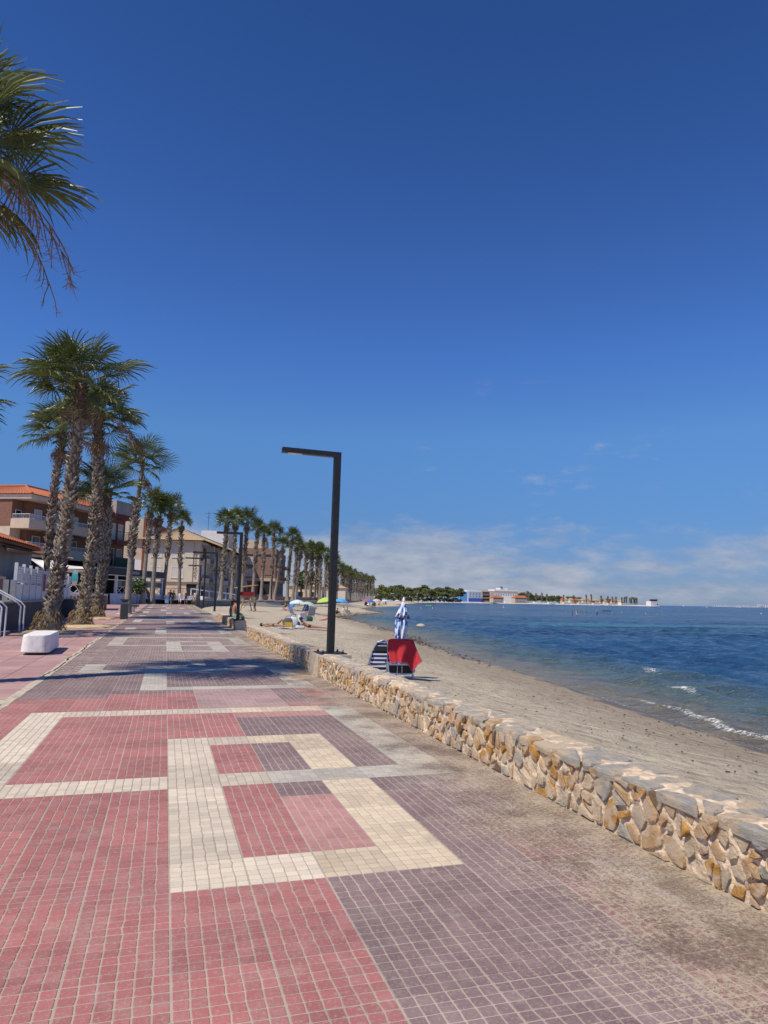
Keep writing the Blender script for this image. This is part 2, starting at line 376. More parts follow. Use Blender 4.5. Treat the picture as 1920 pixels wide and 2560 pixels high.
# ------------------------------------------------------------------ low stone wall
def clip(poly, a, b_, c_):
    out = []
    for i in range(len(poly)):
        p, q = poly[i], poly[(i + 1) % len(poly)]; dp = a * p[0] + b_ * p[1] - c_; dq = a * q[0] + b_ * q[1] - c_
        if dp <= 0: out.append(p)
        if dp * dq < 0: t = dp / (dp - dq); out.append((p[0] + (q[0] - p[0]) * t, p[1] + (q[1] - p[1]) * t))
    return out
def voronoi(pts, x0, x1, y0, y1, reach, stretch=1.0):
    cells = []
    for i, p in enumerate(pts):
        poly = [(x0, y0), (x1, y0), (x1, y1), (x0, y1)]
        for j, q in enumerate(pts):
            if i == j or abs(q[0] - p[0]) > reach: continue
            a, b_ = q[0] - p[0], (q[1] - p[1])
            poly = clip(poly, a, b_, (a * (p[0] + q[0]) + b_ * (p[1] + q[1])) / 2)
            if len(poly) < 3: break
        cells.append(poly)
    return cells
def scatter(rnd, n, x0, x1, y0, y1, d):
    pts = []
    for _ in range(n * 30):
        p = (rnd.uniform(x0, x1), rnd.uniform(y0, y1)); dd = d * rnd.choice((.5, .75, 1.1, 1.9))
        if all((p[0] - q[0]) ** 2 + (p[1] - q[1]) ** 2 > dd * dd for q in pts[-160:]): pts.append(p)
        if len(pts) >= n: break
    return sorted(pts)
def stone_rings(poly, gap, depth, rnd):
    cx = sum(p[0] for p in poly) / len(poly); cy = sum(p[1] for p in poly) / len(poly)
    ring = []
    for i in range(len(poly)):
        p, q = poly[i], poly[(i + 1) % len(poly)]
        ln = math.hypot(q[0] - p[0], q[1] - p[1]); k = 1 if ln < .05 else (2 if ln < .13 else 3)
        for t in range(k): ring.append((p[0] + (q[0] - p[0]) * t / k, p[1] + (q[1] - p[1]) * t / k))
    if len(ring) < 4: return None
    rm = sum(math.hypot(x - cx, y - cy) for x, y in ring) / len(ring)
    if rm < gap * 1.6: return None
    def scaled(s, jit, dep):
        out = []
        for x, y in ring:
            d = math.hypot(x - cx, y - cy); s2 = s * (1 - gap / max(d, .02)) + rnd.uniform(-jit * 1.6, jit)
            out.append((cx + (x - cx) * s2, cy + (y - cy) * s2, dep + rnd.uniform(-.16, .16) * abs(depth)))
        return out
    # round the corners
    r0 = scaled(1.0, .05, -.02)
    r0 = [tuple((r0[i - 1][k] + 5 * r0[i][k] + r0[(i + 1) % len(r0)][k]) / 7 for k in range(3)) for i in range(len(r0))]
    f = lambda s, dep: [(cx + (x - cx) * s, cy + (y - cy) * s, dep + rnd.uniform(-.22, .22) * depth) for x, y, _ in r0]
    return r0, f(.95, depth * .75), f(.80, depth * 1.0), (cx + rnd.uniform(-.01, .01), cy + rnd.uniform(-.01, .01), depth * rnd.uniform(.8, 1.35))
def stone_mat(name, c, c2, streak=False):
    m = bpy.data.materials.new(name); n, l, b = nodes(m); b.inputs['Roughness'].default_value = .82; b.inputs['Specular IOR Level'].default_value = .25
    geo = n.new('ShaderNodeNewGeometry'); mp = n.new('ShaderNodeMapping'); l.new(geo.outputs['Position'], mp.inputs[0])
    mp.inputs['Scale'].default_value = (1, 1, 1) if not streak else (2.2, .8, 3.0); mp.inputs['Rotation'].default_value = (R(25), R(12), 0)
    nz = n.new('ShaderNodeTexNoise'); nz.inputs['Scale'].default_value = 14; nz.inputs['Detail'].default_value = 8; nz.inputs['Roughness'].default_value = .68; l.new(mp.outputs[0], nz.inputs['Vector'])
    r = n.new('ShaderNodeValToRGB'); l.new(nz.outputs['Fac'], r.inputs[0]); r.color_ramp.elements[0].position = .32; r.color_ramp.elements[1].position = .66
    r.color_ramp.elements[0].color = (*c2, 1); r.color_ramp.elements[1].color = (*c, 1)
    nz2 = n.new('ShaderNodeTexNoise'); nz2.inputs['Scale'].default_value = 48; nz2.inputs['Detail'].default_value = 7; nz2.inputs['Roughness'].default_value = .7; l.new(mp.outputs[0], nz2.inputs['Vector'])
    # sandy mortar smeared over part of the stone
    nz3 = n.new('ShaderNodeTexNoise'); nz3.inputs['Scale'].default_value = 7; nz3.inputs['Detail'].default_value = 8; l.new(geo.outputs['Position'], nz3.inputs['Vector'])
    mr = n.new('ShaderNodeMapRange'); mr.interpolation_type = 'SMOOTHSTEP'; l.new(nz3.outputs['Fac'], mr.inputs['Value']); mr.inputs['From Min'].default_value = .45; mr.inputs['From Max'].default_value = .60; mr.inputs['To Max'].default_value = .85
    mx = n.new('ShaderNodeMixRGB'); l.new(mr.outputs[0], mx.inputs[0]); l.new(r.outputs[0], mx.inputs[1]); mx.inputs[2].default_value = (.62, .49, .36, 1)
    l.new(mx.outputs[0], b.inputs['Base Color'])
    bp = n.new('ShaderNodeBump'); bp.inputs['Strength'].default_value = 1.0; bp.inputs['Distance'].default_value = .022
    l.new(nz2.outputs['Fac'], bp.inputs['Height']); l.new(bp.outputs[0], b.inputs['Normal']); return m
STONES = [stone_mat('stone_ochre', (.62, .34, .10), (.38, .18, .05)), stone_mat('stone_cream', (.68, .56, .42), (.46, .34, .22)), stone_mat('stone_grey', (.50, .47, .42), (.30, .285, .26), True),
          stone_mat('stone_tan', (.63, .43, .25), (.42, .26, .13)), stone_mat('stone_brown', (.26, .17, .10), (.13, .08, .05)), stone_mat('stone_rust', (.36, .17, .10), (.22, .09, .06))]
SLATE = stone_mat('slate', (.53, .49, .43), (.31, .295, .275), True)
M_MORTAR = mat('wall_mortar', (.64, .50, .36), .92, .30, 16, 1.0, 45, coord='World', dist=.015)
def stone_wall(name, label, ya, yb, thick, seed, nparts, size=.10, h=.37, x0=WALL_X):
    rnd = random.Random(seed); root = thing(name, label, 'wall', (x0, ya, gz(ya)), 0)
    L = yb - ya; core = MB(); ny = int(L / .07) + 1; nzz = 6
    tl = math.atan2(gz(yb) - gz(ya), L)
    root.rotation_euler = (tl, 0, 0)
    grid = []
    for i in range(ny + 1):
        row = []
        y = L * i / ny
        prof = [(0, -.06)] + [(0, h * k / nzz) for k in range(1, nzz)] + [(.02, h - .012), (.12, h), (.25, h), (thick - .03, h - .004), (thick, h - .05), (thick + .02, -.5)]
        for k, (px_, pz_) in enumerate(prof): row.append((px_ + rnd.uniform(-.016, .010) + .009, y + (rnd.uniform(-.02, .02) if 0 < i < ny else 0), pz_ + rnd.uniform(-.009, .009)))
        grid.append(row)
    n_ = len(grid[0]); core.loft(grid, caps=True, closed=False)
    core.quad([grid[0][k] for k in range(n_)]); core.quad([grid[-1][k] for k in range(n_ - 1, -1, -1)])
    core.build('mortar_core', M_MORTAR, root, smooth=False)
    cnt = int(L * h / (size * size * 1.05)); pts = scatter(rnd, cnt, 0, L, 0.0, h - .01, size * .92)
    rest = MB(); made = 0
    for poly in voronoi(pts, -.01, L + .01, -.015, h - .012, .55):
        if len(poly) < 3: continue
        if rnd.random() < .09: continue
        rg = stone_rings(poly, rnd.choice((.005, .009, .014, .022)), rnd.uniform(.006, .024), rnd)
        if not rg: continue
        mi = rnd.choices(range(6), (6, 8, 3, 8, 1.2, .5))[0]; mb = MB()
        conv = lambda r_: [(-p[2], p[0], p[1]) for p in r_]
        rings = [conv(rg[0]), conv(rg[1]), conv(rg[2])]; nn = len(rings[0])
        mb.loft([list(reversed(q)) for q in rings], caps=False)
        c_ = conv([rg[3]])[0]; top = list(reversed(rings[2]))
        for i in range(nn): mb.quad([top[i], top[(i + 1) % nn], c_])
        if made < nparts: mb.build('stone', STONES[mi], root); made += 1
        else: rest.raw(mb.v, mb.f, mi)
    if rest.f: tag(rest.build('stones', STONES, root), kind='stuff')
    # slate capping
    cap = MB(); made = 0
    pts = sorted((rnd.uniform(0, L), rnd.choice((.07, .10, thick - .1, thick - .06)) + rnd.uniform(-.03, .03)) for _ in range(int(L / .145)))
    for poly in voronoi([(p[0], p[1] * 1.0) for p in pts], 0, L, -.03, thick + .02, 1.4):
        if len(poly) < 3 or rnd.random() < .05: continue
        ln_ = max(p[0] for p in poly) - min(p[0] for p in poly)
        if ln_ < .09: continue
        rg = stone_rings(poly, rnd.uniform(.006, .02), .012, rnd)
        if not rg: continue
        zt = h + rnd.uniform(.000, .007); mb = MB(); lay = lambda r_, z_, j_: [(p[1], p[0], z_ + rnd.uniform(-j_, j_)) for p in r_]
        cx = sum(p[0] for p in rg[0]) / len(rg[0]); cy = sum(p[1] for p in rg[0]) / len(rg[0]); sh_ = lambda s_: [(cx + (p[0] - cx) * s_, cy + (p[1] - cy) * s_) for p in rg[0]]
        mb.loft([list(reversed(q)) for q in (lay(sh_(.96), h - .055, .006), lay(sh_(1.0), zt - .022, .006), lay(sh_(.97), zt - .004, .004), lay(sh_(.6), zt + .002, .004))])
        mi = rnd.choices((0, 1, 2), (8, 2, 1))[0]
        if made < 110 and nparts: mb.build('cap_stone', [SLATE, STONES[1], STONES[3]][mi], root); made += 1
        else: cap.raw(mb.v, mb.f, mi)
    if cap.f: tag(cap.build('cap_stones', [SLATE, STONES[1], STONES[3]], root), kind='stuff')
    return root
wall_a = stone_wall('stone_wall', 'long low rubble stone wall with slate top running from foreground beside the promenade', 0.9, 25.7, .37, 3, 300)
wall_b = stone_wall('stone_wall', 'short block of stone wall where the couple sits, nearer of the two blocks', 30.3, 35.6, .46, 4, 60, .13)
wall_c = stone_wall('stone_wall', 'short block of stone wall beyond the gap after the seated couple', 36.1, 41.0, .46, 5, 40, .15)
# sandy kerb filling the foot of the wall
# ------------------------------------------------------------------ beach
WZ = -0.75
pairs = [((3.2, -14, -.14), (8.3, -14)), ((3.2, -4, -.14), (8.5, -4)), ((3.2, 3, -.14), (8.75, 4)), ((3.2, 7, -.14), (1920, 1880, 0)), ((3.2, 9.5, -.14), (1700, 1810, 0)), ((3.2, 13, -.13), (1500, 1745, 0)), ((3.2, 18, -.12), (1300, 1680, 0)),
         ((3.2, 23, -.1), (1150, 1640, 0)), ((3.2, 30, -.06), (1060, 1608, 0)), ((3.2, 42, 0.0), (985, 1580, 0)), ((3.2, 58, .06), (930, 1563, 0)), ((3.4, 70, .12), (880, 1550, 0)), ((4.2, 80, .2), (852, 1543.5, 0)),
         ((6, 87, .28), (844, 1541.5, 0)), ((9, 92, .3), (870, 1539.3, 0)), ((11.5, 98, .3), (900, 1536.5, 0)), ((13.5, 102, .3), (930, 1534, 0)), ((15.5, 107, .3), (950, 1532, 0)), ((19, 116, .3), (938, 1528, 0)),
         ((22, 126, .3), (915, 1524, 0)), ((24.5, 134, .3), (906, 1520.5, 0)), ((28, 145, .3), (925, 1518.5, 0)), ((33, 160, .3), (960, 1516.5, 0)), ((40, 180, .3), (1000, 1515, 0)), ((48, 205, .3), (996, 1513.2, 0)),
         ((56, 230, .3), (985, 1512, 0)), ((70, 270, .3), (995, 1511, 0)), ((88, 320, .4), (1012, 1510, 0)), ((120, 400, .5), (1030, 1508.8, 0)), ((165, 520, .6), (1050, 1507.4, 0)), ((215, 640, .8), (1062, 1506.6, 0))]
inl = [Vector(a) for a, b_ in pairs]; sho = [Vector((b_[0], b_[1], WZ)) if len(b_) == 2 else gp(b_[0], b_[1], WZ) for a, b_ in pairs]
def cr(L, i, t):
    p0, p1, p2, p3 = L[max(i - 1, 0)], L[i], L[i + 1], L[min(i + 2, len(L) - 1)]
    return .5 * ((2 * p1) + (p2 - p0) * t + (2 * p0 - 5 * p1 + 4 * p2 - p3) * t * t + (3 * p1 - p0 - 3 * p2 + p3) * t ** 3)
IN, SH = [], []
for i in range(len(inl) - 1):
    k = 14 if i < 14 else 9
    for t in range(k): IN.append(cr(inl, i, t / k)); SH.append(cr(sho, i, t / k))
NT = [0, .06, .14, .22, .3, .38, .46, .54, .62, .70, .77, .83, .88, .92, .95, .975, 1.0, 1.03, 1.08, 1.2]
def beach_z(zi, t):
    if t <= 1: return zi + (WZ - zi) * (t ** 1.35)
    return WZ - (t - 1) * 1.6
verts, faces, wet = [], [], []
for a, s in zip(IN, SH):
    wob = .25 * mnoise.noise(Vector((s.x * .35, s.y * .35, 0))) * min(1, (s - a).length / 6)
    for t in NT:
        tt = t + wob / max((s - a).length, 1) * t
        p = a.lerp(s, tt) if tt <= 1 else s + (s - a).normalized() * ((tt - 1) * 12)
        z = beach_z(a.z, tt) + (.018 * mnoise.noise(Vector((p.x * 1.3, p.y * 1.3, 3))) + .03 * mnoise.noise(Vector((p.x * .35, p.y * .35, 8)))) * min(1, max(0, 1.02 - tt) * 5)
        verts.append((p.x, p.y, z)); wet.append(tt if (s - a).length < 12 else 1 - (1 - tt) * (s - a).length / 7)
n_ = len(NT)
for i in range(len(IN) - 1):
    for j in range(n_ - 1): faces.append((i * n_ + j, i * n_ + j + 1, (i + 1) * n_ + j + 1, (i + 1) * n_ + j))
me = bpy.data.meshes.new('beach'); me.from_pydata(verts, [], faces); me.polygons.foreach_set('use_smooth', [True] * len(faces))
at_ = me.attributes.new('wet', 'FLOAT', 'POINT'); at_.data.foreach_set('value', wet)
def sand_material():
    m = bpy.data.materials.new('beach_sand'); n, l, b = nodes(m)
    geo = n.new('ShaderNodeNewGeometry'); P = geo.outputs['Position']
    def nz(s, d=6, r=.6):
        t = n.new('ShaderNodeTexNoise'); t.inputs['Scale'].default_value = s; t.inputs['Detail'].default_value = d; t.inputs['Roughness'].default_value = r; l.new(P, t.inputs['Vector']); return t.outputs['Fac']
    def mr(v, a, bb, lo=0., hi=1.):
        t = n.new('ShaderNodeMapRange'); t.interpolation_type = 'SMOOTHSTEP'; l.new(v, t.inputs['Value'])
        for k_, q in zip(('From Min', 'From Max', 'To Min', 'To Max'), (a, bb, lo, hi)): t.inputs[k_].default_value = q
        return t.outputs[0]
    def mx(f, a, bb):
        t = n.new('ShaderNodeMixRGB')
        for i, v in enumerate((f, a, bb)):
            if isinstance(v, tuple): t.inputs[i].default_value = (*v, 1)
            elif isinstance(v, float): t.inputs[i].default_value = v
            else: l.new(v, t.inputs[i])
        return t.outputs[0]
    c = mx(mr(nz(.8), .3, .7), (.50, .425, .32), (.62, .54, .415))
    c = mx(mr(nz(7, 7, .7), .48, .66, 0, .55), c, (.31, .25, .18))
    c = mx(mr(nz(70, 3), .60, .75, 0, .5), c, (.62, .54, .45))
    c = mx(mr(nz(24, 6, .75), .59, .72, 0, .6), c, (.17, .125, .085))
    c = mx(mr(nz(3.2, 7, .75), .55, .72, 0, .4), c, (.28, .225, .16))
    a = n.new('ShaderNodeAttribute'); a.attribute_name = 'wet'
    ad = n.new('ShaderNodeMath'); l.new(a.outputs['Fac'], ad.inputs[0])
    sc = n.new('ShaderNodeMath'); sc.operation = 'MULTIPLY'; l.new(nz(.7, 5), sc.inputs[0]); sc.inputs[1].default_value = .34; l.new(sc.outputs[0], ad.inputs[1])
    damp = mr(ad.outputs[0], .62, .98, 0, .55)
    c = mx(damp, c, (.27, .205, .145))
    wetf = mr(ad.outputs[0], 1.10, 1.16, 0, 1); c = mx(wetf, c, (.17, .13, .095))
    l.new(c, b.inputs['Base Color'])
    rgh = n.new('ShaderNodeMapRange'); l.new(wetf, rgh.inputs['Value']); rgh.inputs['To Min'].default_value = .9; rgh.inputs['To Max'].default_value = .35; l.new(rgh.outputs[0], b.inputs['Roughness'])
    b.inputs['Specular IOR Level'].default_value = .25
    h = n.new('ShaderNodeMath'); l.new(nz(5, 5, .65), h.inputs[0]); h2 = n.new('ShaderNodeMath'); h2.operation = 'MULTIPLY'; l.new(nz(26, 4), h2.inputs[0]); h2.inputs[1].default_value = .35; l.new(h2.outputs[0], h.inputs[1])
    vo = n.new('ShaderNodeTexVoronoi'); vo.feature = 'SMOOTH_F1'; vo.inputs['Scale'].default_value = 2.6; vo.inputs['Randomness'].default_value = 1.0; l.new(P, vo.inputs['Vector']); h3 = n.new('ShaderNodeMath'); h3.operation = 'MULTIPLY_ADD'; l.new(mr(vo.outputs['Distance'], .08, .42), h3.inputs[0]); h3.inputs[1].default_value = .45; l.new(h.outputs[0], h3.inputs[2]); h = h3
    bp = n.new('ShaderNodeBump'); bp.inputs['Strength'].default_value = 1.0; bp.inputs['Distance'].default_value = .14; l.new(h.outputs[0], bp.inputs['Height']); l.new(bp.outputs[0], b.inputs['Normal'])
    return m
M_SAND = sand_material(); me.materials.append(M_SAND); me.update()
tag(link('beach', me), kind='structure')
def sand_pt(x, y):
    "point of the beach under a pixel of the photograph"
    r = ray(x, y); best = None
    for k in range(1, 900):
        Yv = 4 + k * .25 if k < 200 else 54 + (k - 200) * .5
        t = Yv / r.y; p = Vector((r.x * t, Yv, CAM_H + r.z * t))
        if p.z <= sand_h(p.x, p.y): return Vector((p.x, p.y, sand_h(p.x, p.y)))
    return p
INa = np.array([tuple(p) for p in IN]); SHa = np.array([tuple(p) for p in SH])
def sand_h(x, y):
    "beach height by the nearest cross-section"
    d = SHa[:, :2] - INa[:, :2]; ln = np.linalg.norm(d, axis=1); w = np.array((x, y)) - INa[:, :2]
    t = (w * d).sum(1) / (ln * ln); perp = np.abs(w[:, 0] * d[:, 1] - w[:, 1] * d[:, 0]) / ln
    perp = perp + np.where((t < -.3) | (t > 1.3), 1e3, 0); i = int(perp.argmin()); tt = min(max(t[i], 0), 1.2)
    return beach_z(INa[i, 2], tt)

# ------------------------------------------------------------------ sea
az = np.radians(np.concatenate([np.linspace(-4, 58, 330), np.linspace(58.6, 115, 60)[0:]])); rad = np.concatenate([np.geomspace(5.5, 130, 300), np.geomspace(134, 30000, 90)])
AZg, RDg = np.meshgrid(az, rad, indexing='ij'); Xw = RDg * np.sin(AZg); Yw = RDg * np.cos(AZg)
P2 = np.stack([Xw.ravel(), Yw.ravel()], 1); dist = np.full(len(P2), 1e9); S2 = SHa[:, :2]
side = np.zeros(len(P2))
for i in range(len(S2) - 1):
    a, b_ = S2[i], S2[i + 1]; d = b_ - a; L2 = (d * d).sum() + 1e-9
    t = np.clip(((P2 - a) @ d) / L2, 0, 1); q = a + t[:, None] * d; e = np.linalg.norm(P2 - q, axis=1)
    up = e < dist; cross = (P2[:, 0] - a[0]) * d[1] - (P2[:, 1] - a[1]) * d[0]
    side = np.where(up, cross, side); dist = np.where(up, e, dist)
sgn = np.where(side >= 0, 1.0, -1.0) * dist
X1, Y1 = P2[:, 0], P2[:, 1]; rr1 = np.hypot(X1, Y1)
rngw = np.random.default_rng(4); z = np.zeros(len(P2))
fade = np.clip((sgn + .2) / 5, 0.12, 1) * np.clip((150 - rr1) / 100, 0, 1)
for k in range(34):
    lam = rngw.uniform(.3, 2.6); th = R(205) + rngw.normal(0, .55); ph = rngw.uniform(0, 6.28)
    z += np.sin((X1 * math.cos(th) + Y1 * math.sin(th)) * 2 * math.pi / lam + ph) * .0075 * lam ** .85
z *= fade * 1.15
# small waves breaking along the near shore
along = Y1 + .3 * X1
ridge = lambda c, w, m: np.exp(-((sgn - c) / w) ** 2) * m
m1 = np.clip(1.25 - np.abs(along - 13.6) / 5.0, 0, 1); m2 = np.clip(1.1 - np.abs(along - 19.4) / 1.6, 0, 1); m3 = np.clip(1.1 - np.abs(along - 24.5) / 1.3, 0, 1); m4 = np.clip(1.2 - np.abs(along - 15.0) / 5, 0, 1)
wob = .16 * np.sin(along * 1.3) + .07 * np.sin(along * 4.1)
z += ridge(.75 + wob, .20, m1) * .085 + ridge(3.0 + wob, .42, np.clip(1.2 - np.abs(along - 19.5) / 6, 0, 1)) * .10 + ridge(4.7 + wob, .5, np.clip(1.2 - np.abs(along - 24) / 8, 0, 1)) * .09 + ridge(6.5 + wob, .6, m4) * .07
foam = ridge(.66 + wob, .10, m1) * 1.0 + ridge(2.75 + wob, .16, m2) * 1.0 + ridge(4.45 + wob, .28, m3) * .8 + np.exp(-((sgn - .05) / .09) ** 2) * .5 * np.clip(1.4 - along / 60, .2, 1)
nA, nR = AZg.shape
idx = np.arange(nA * nR).reshape(nA, nR)
fq = np.stack([idx[:-1, :-1], idx[1:, :-1], idx[1:, 1:], idx[:-1, 1:]], -1).reshape(-1, 4)[:, ::-1]
keep = (sgn[fq] > -1.2).any(1); fq = fq[keep]
me = bpy.data.meshes.new('sea'); me.from_pydata(np.stack([X1, Y1, z + WZ], 1).tolist(), [], fq.tolist())
me.polygons.foreach_set('use_smooth', [True] * len(fq))
for nm, arr in (('shore', sgn), ('foam', foam)):
    a_ = me.attributes.new(nm, 'FLOAT', 'POINT'); a_.data.foreach_set('value', arr.astype(np.float32))
def sea_material():
    m = bpy.data.materials.new('sea_water'); n, l, b = nodes(m)
    geo = n.new('ShaderNodeNewGeometry'); P = geo.outputs['Position']
    def att(nm): a = n.new('ShaderNodeAttribute'); a.attribute_name = nm; return a.outputs['Fac']
    def nz(s, d=5, r=.6, scale=None):
        t = n.new('ShaderNodeTexNoise'); t.inputs['Scale'].default_value = s; t.inputs['Detail'].default_value = d; t.inputs['Roughness'].default_value = r
        if scale: mp = n.new('ShaderNodeMapping'); mp.inputs['Scale'].default_value = scale[:3]; mp.inputs['Rotation'].default_value = (0, 0, scale[3] if len(scale) > 3 else 0); l.new(P, mp.inputs[0]); l.new(mp.outputs[0], t.inputs['Vector'])
        else: l.new(P, t.inputs['Vector'])
        return t.outputs['Fac']
    def mr(v, a, bb, lo=0., hi=1.):
        t = n.new('ShaderNodeMapRange'); t.interpolation_type = 'SMOOTHSTEP'; l.new(v, t.inputs['Value'])
        for k_, q in zip(('From Min', 'From Max', 'To Min', 'To Max'), (a, bb, lo, hi)): t.inputs[k_].default_value = q
        return t.outputs[0]
    def mx(f, a, bb):
        t = n.new('ShaderNodeMixRGB')
        for i, v in enumerate((f, a, bb)):
            if isinstance(v, tuple): t.inputs[i].default_value = (*v, 1)
            elif isinstance(v, float): t.inputs[i].default_value = v
            else: l.new(v, t.inputs[i])
        return t.outputs[0]
    def mth(op, a, bb):
        t = n.new('ShaderNodeMath'); t.operation = op
        for i, v in enumerate((a, bb)):
            if isinstance(v, (int, float)): t.inputs[i].default_value = v
            else: l.new(v, t.inputs[i])
        return t.outputs[0]
    d = mth('ADD', att('shore'), mth('MULTIPLY', mth('SUBTRACT', nz(.45, 4), .5), 3.0))
    # water over sand near the shore, sea-grass meadows and pale sand bars further out
    c = mx(mr(d, .2, 3.2), (.19, .165, .12), (.085, .125, .125))
    c = mx(mr(d, 2.5, 7.5), c, (.024, .082, .185))
    grass = mr(nz(.11, 5, .6, (.45, 1.0, 1, R(-16))), .44, .60); c = mx(mth('MULTIPLY', grass, mr(d, 5, 11, 0, .85)), c, (.010, .028, .080))
    bar = mr(nz(.035, 4, .55, (.28, 1.5, 1, R(-16))), .55, .66); c = mx(mth('MULTIPLY', bar, mr(d, 8, 24, 0, .9)), c, (.055, .20, .22))
    c = mx(mr(d, 90, 260, 0, .75), c, (.016, .052, .14))
    fo = mth('MULTIPLY', att('foam'), mr(nz(11, 7, .8), .38, .64, .0, 1.3)); ff = mr(fo, .30, .75)
    cc = mx(ff, c, (.78, .77, .74)); l.new(cc, b.inputs['Base Color'])
    rg = n.new('ShaderNodeMapRange'); l.new(ff, rg.inputs['Value']); rg.inputs['To Min'].default_value = .16; rg.inputs['To Max'].default_value = .8; l.new(rg.outputs[0], b.inputs['Roughness'])
    b.inputs['IOR'].default_value = 1.33; b.inputs['Specular IOR Level'].default_value = .27
    h = mth('ADD', mth('MULTIPLY', nz(1.1, 5, .62, (.55, 1.5, 1, R(-20))), 1.0), mth('ADD', mth('MULTIPLY', nz(.22, 4, .6, (.5, 1.4, 1, R(-20))), 2.6), mth('MULTIPLY', nz(4.5, 3, .6, (.6, 1.3, 1, R(-20))), .22)))
    bp = n.new('ShaderNodeBump'); bp.inputs['Strength'].default_value = 1.0; bp.inputs['Distance'].default_value = .8; l.new(h, bp.inputs['Height']); l.new(bp.outputs[0], b.inputs['Normal'])
    return m
M_SEA = sea_material(); me.materials.append(M_SEA); me.update()
tag(link('sea', me), kind='structure')
# sea bed and land far below everything, so that nothing is open underneath
gb = MB(); gb.quad([(-4000, -4000, -2.2), (6000, -4000, -2.2), (6000, 9000, -2.2), (-4000, 9000, -2.2)])
tag(gb.build('ground', M_SAND), kind='structure')
# seaweed thrown up along the waterline and loose scraps on the sand
M_WEED = mat('seaweed_dry', (.055, .04, .026), .9, .35, 20)
weed = MB(); rw = random.Random(8)
def scrap(x, y, z, s):
    n = rw.randint(5, 8); a0 = rw.uniform(0, 6.28); el_ = rw.uniform(.25, .8)
    ring = []
    for k in range(n):
        th = 6.283 * k / n; rx = s * rw.uniform(.5, 1.1); u, v = rx * math.cos(th), rx * el_ * math.sin(th)
        ring.append((x + u * math.cos(a0) - v * math.sin(a0), y + u * math.sin(a0) + v * math.cos(a0), z + rw.uniform(-.01, .006)))
    top = [(x + (p[0] - x) * .5, y + (p[1] - y) * .5, z + s * rw.uniform(.10, .28)) for p in ring]
    weed.loft([ring, top], caps=True)
for i, (a, s) in enumerate(zip(IN, SH)):
    if i < 40 or s.y > 135: continue
    d_ = mnoise.noise(Vector((i * .11, 2.2, 0))); nn = max(0, int((d_ + .35) * (16 if s.y > 30 else (4 if s.y > 17 else .0)))); u = (s - a).normalized(); spr = 1.0 + s.y / 60
    for _ in range(nn):
        off = rw.gauss(-.15, .35) * spr; j = rw.random(); q = s.lerp(SH[min(i + 1, len(SH) - 1)], j) + u * off
        scrap(q.x, q.y, max(WZ + .015, sand_h(q.x, q.y) + .01), rw.uniform(.04, .13) * (.7 + s.y / 110))
for _ in range(900):
    i = rw.randrange(30, 190); t = rw.uniform(.1, .93) ** .8; q = IN[i].lerp(SH[i], t); scrap(q.x, q.y, sand_h(q.x, q.y) + .012, rw.uniform(.008, .034))
tag(weed.build('seaweed', M_WEED), 'dark dry seaweed scraps thrown up along the waterline and sand', 'seaweed', kind='stuff')
# ================================================================== PALMS
def leaf_mat(name, c, c2, rough=.42, trans=.12):
    m = bpy.data.materials.new(name); n, l, b = nodes(m)
    geo = n.new('ShaderNodeNewGeometry'); nz = n.new('ShaderNodeTexNoise'); nz.inputs['Scale'].default_value = 2.2; nz.inputs['Detail'].default_value = 5; l.new(geo.outputs['Position'], nz.inputs['Vector'])
    r = n.new('ShaderNodeValToRGB'); l.new(nz.outputs['Fac'], r.inputs[0]); r.color_ramp.elements[0].position = .34; r.color_ramp.elements[1].position = .68
    r.color_ramp.elements[0].color = (*c2, 1); r.color_ramp.elements[1].color = (*c, 1); l.new(r.outputs[0], b.inputs['Base Color'])
    b.inputs['Roughness'].default_value = rough; b.inputs['Specular IOR Level'].default_value = .5
    tr = n.new('ShaderNodeBsdfTranslucent'); l.new(r.outputs[0], tr.inputs['Color']); mx = n.new('ShaderNodeMixShader'); mx.inputs[0].default_value = trans
    l.new(b.outputs[0], mx.inputs[1]); l.new(tr.outputs[0], mx.inputs[2]); l.new(mx.outputs[0], n['Material Output'].inputs['Surface']); return m
M_LEAF = leaf_mat('palm_leaf', (.165, .19, .042), (.052, .08, .022), .38, .2)
M_LEAF_DEAD = leaf_mat('palm_leaf_dead', (.34, .24, .13), (.16, .095, .045), .8, .05)
M_PET = mat('palm_petiole', (.16, .17, .06), .6, .2, 6)
M_BARK = mat('palm_bark', (.21, .165, .125), .9, .28, 5, .8, 28, coord='Object', dist=.03)
M_BARK_LOW = mat('palm_bark_smooth', (.27, .235, .195), .9, .2, 4, .5, 22, coord='Object', dist=.02)
M_BOOT = mat('palm_boot', (.33, .285, .225), .85, .35, 9, .4, 40, coord='World', ramp=(.3, .7))
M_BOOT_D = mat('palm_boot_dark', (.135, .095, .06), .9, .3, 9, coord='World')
M_FIBRE = mat('palm_root_fibre', (.24, .16, .08), .95, .4, 25, coord='World')
M_STALK = mat('palm_flower_stalk', (.23, .15, .08), .85, .25, 8)

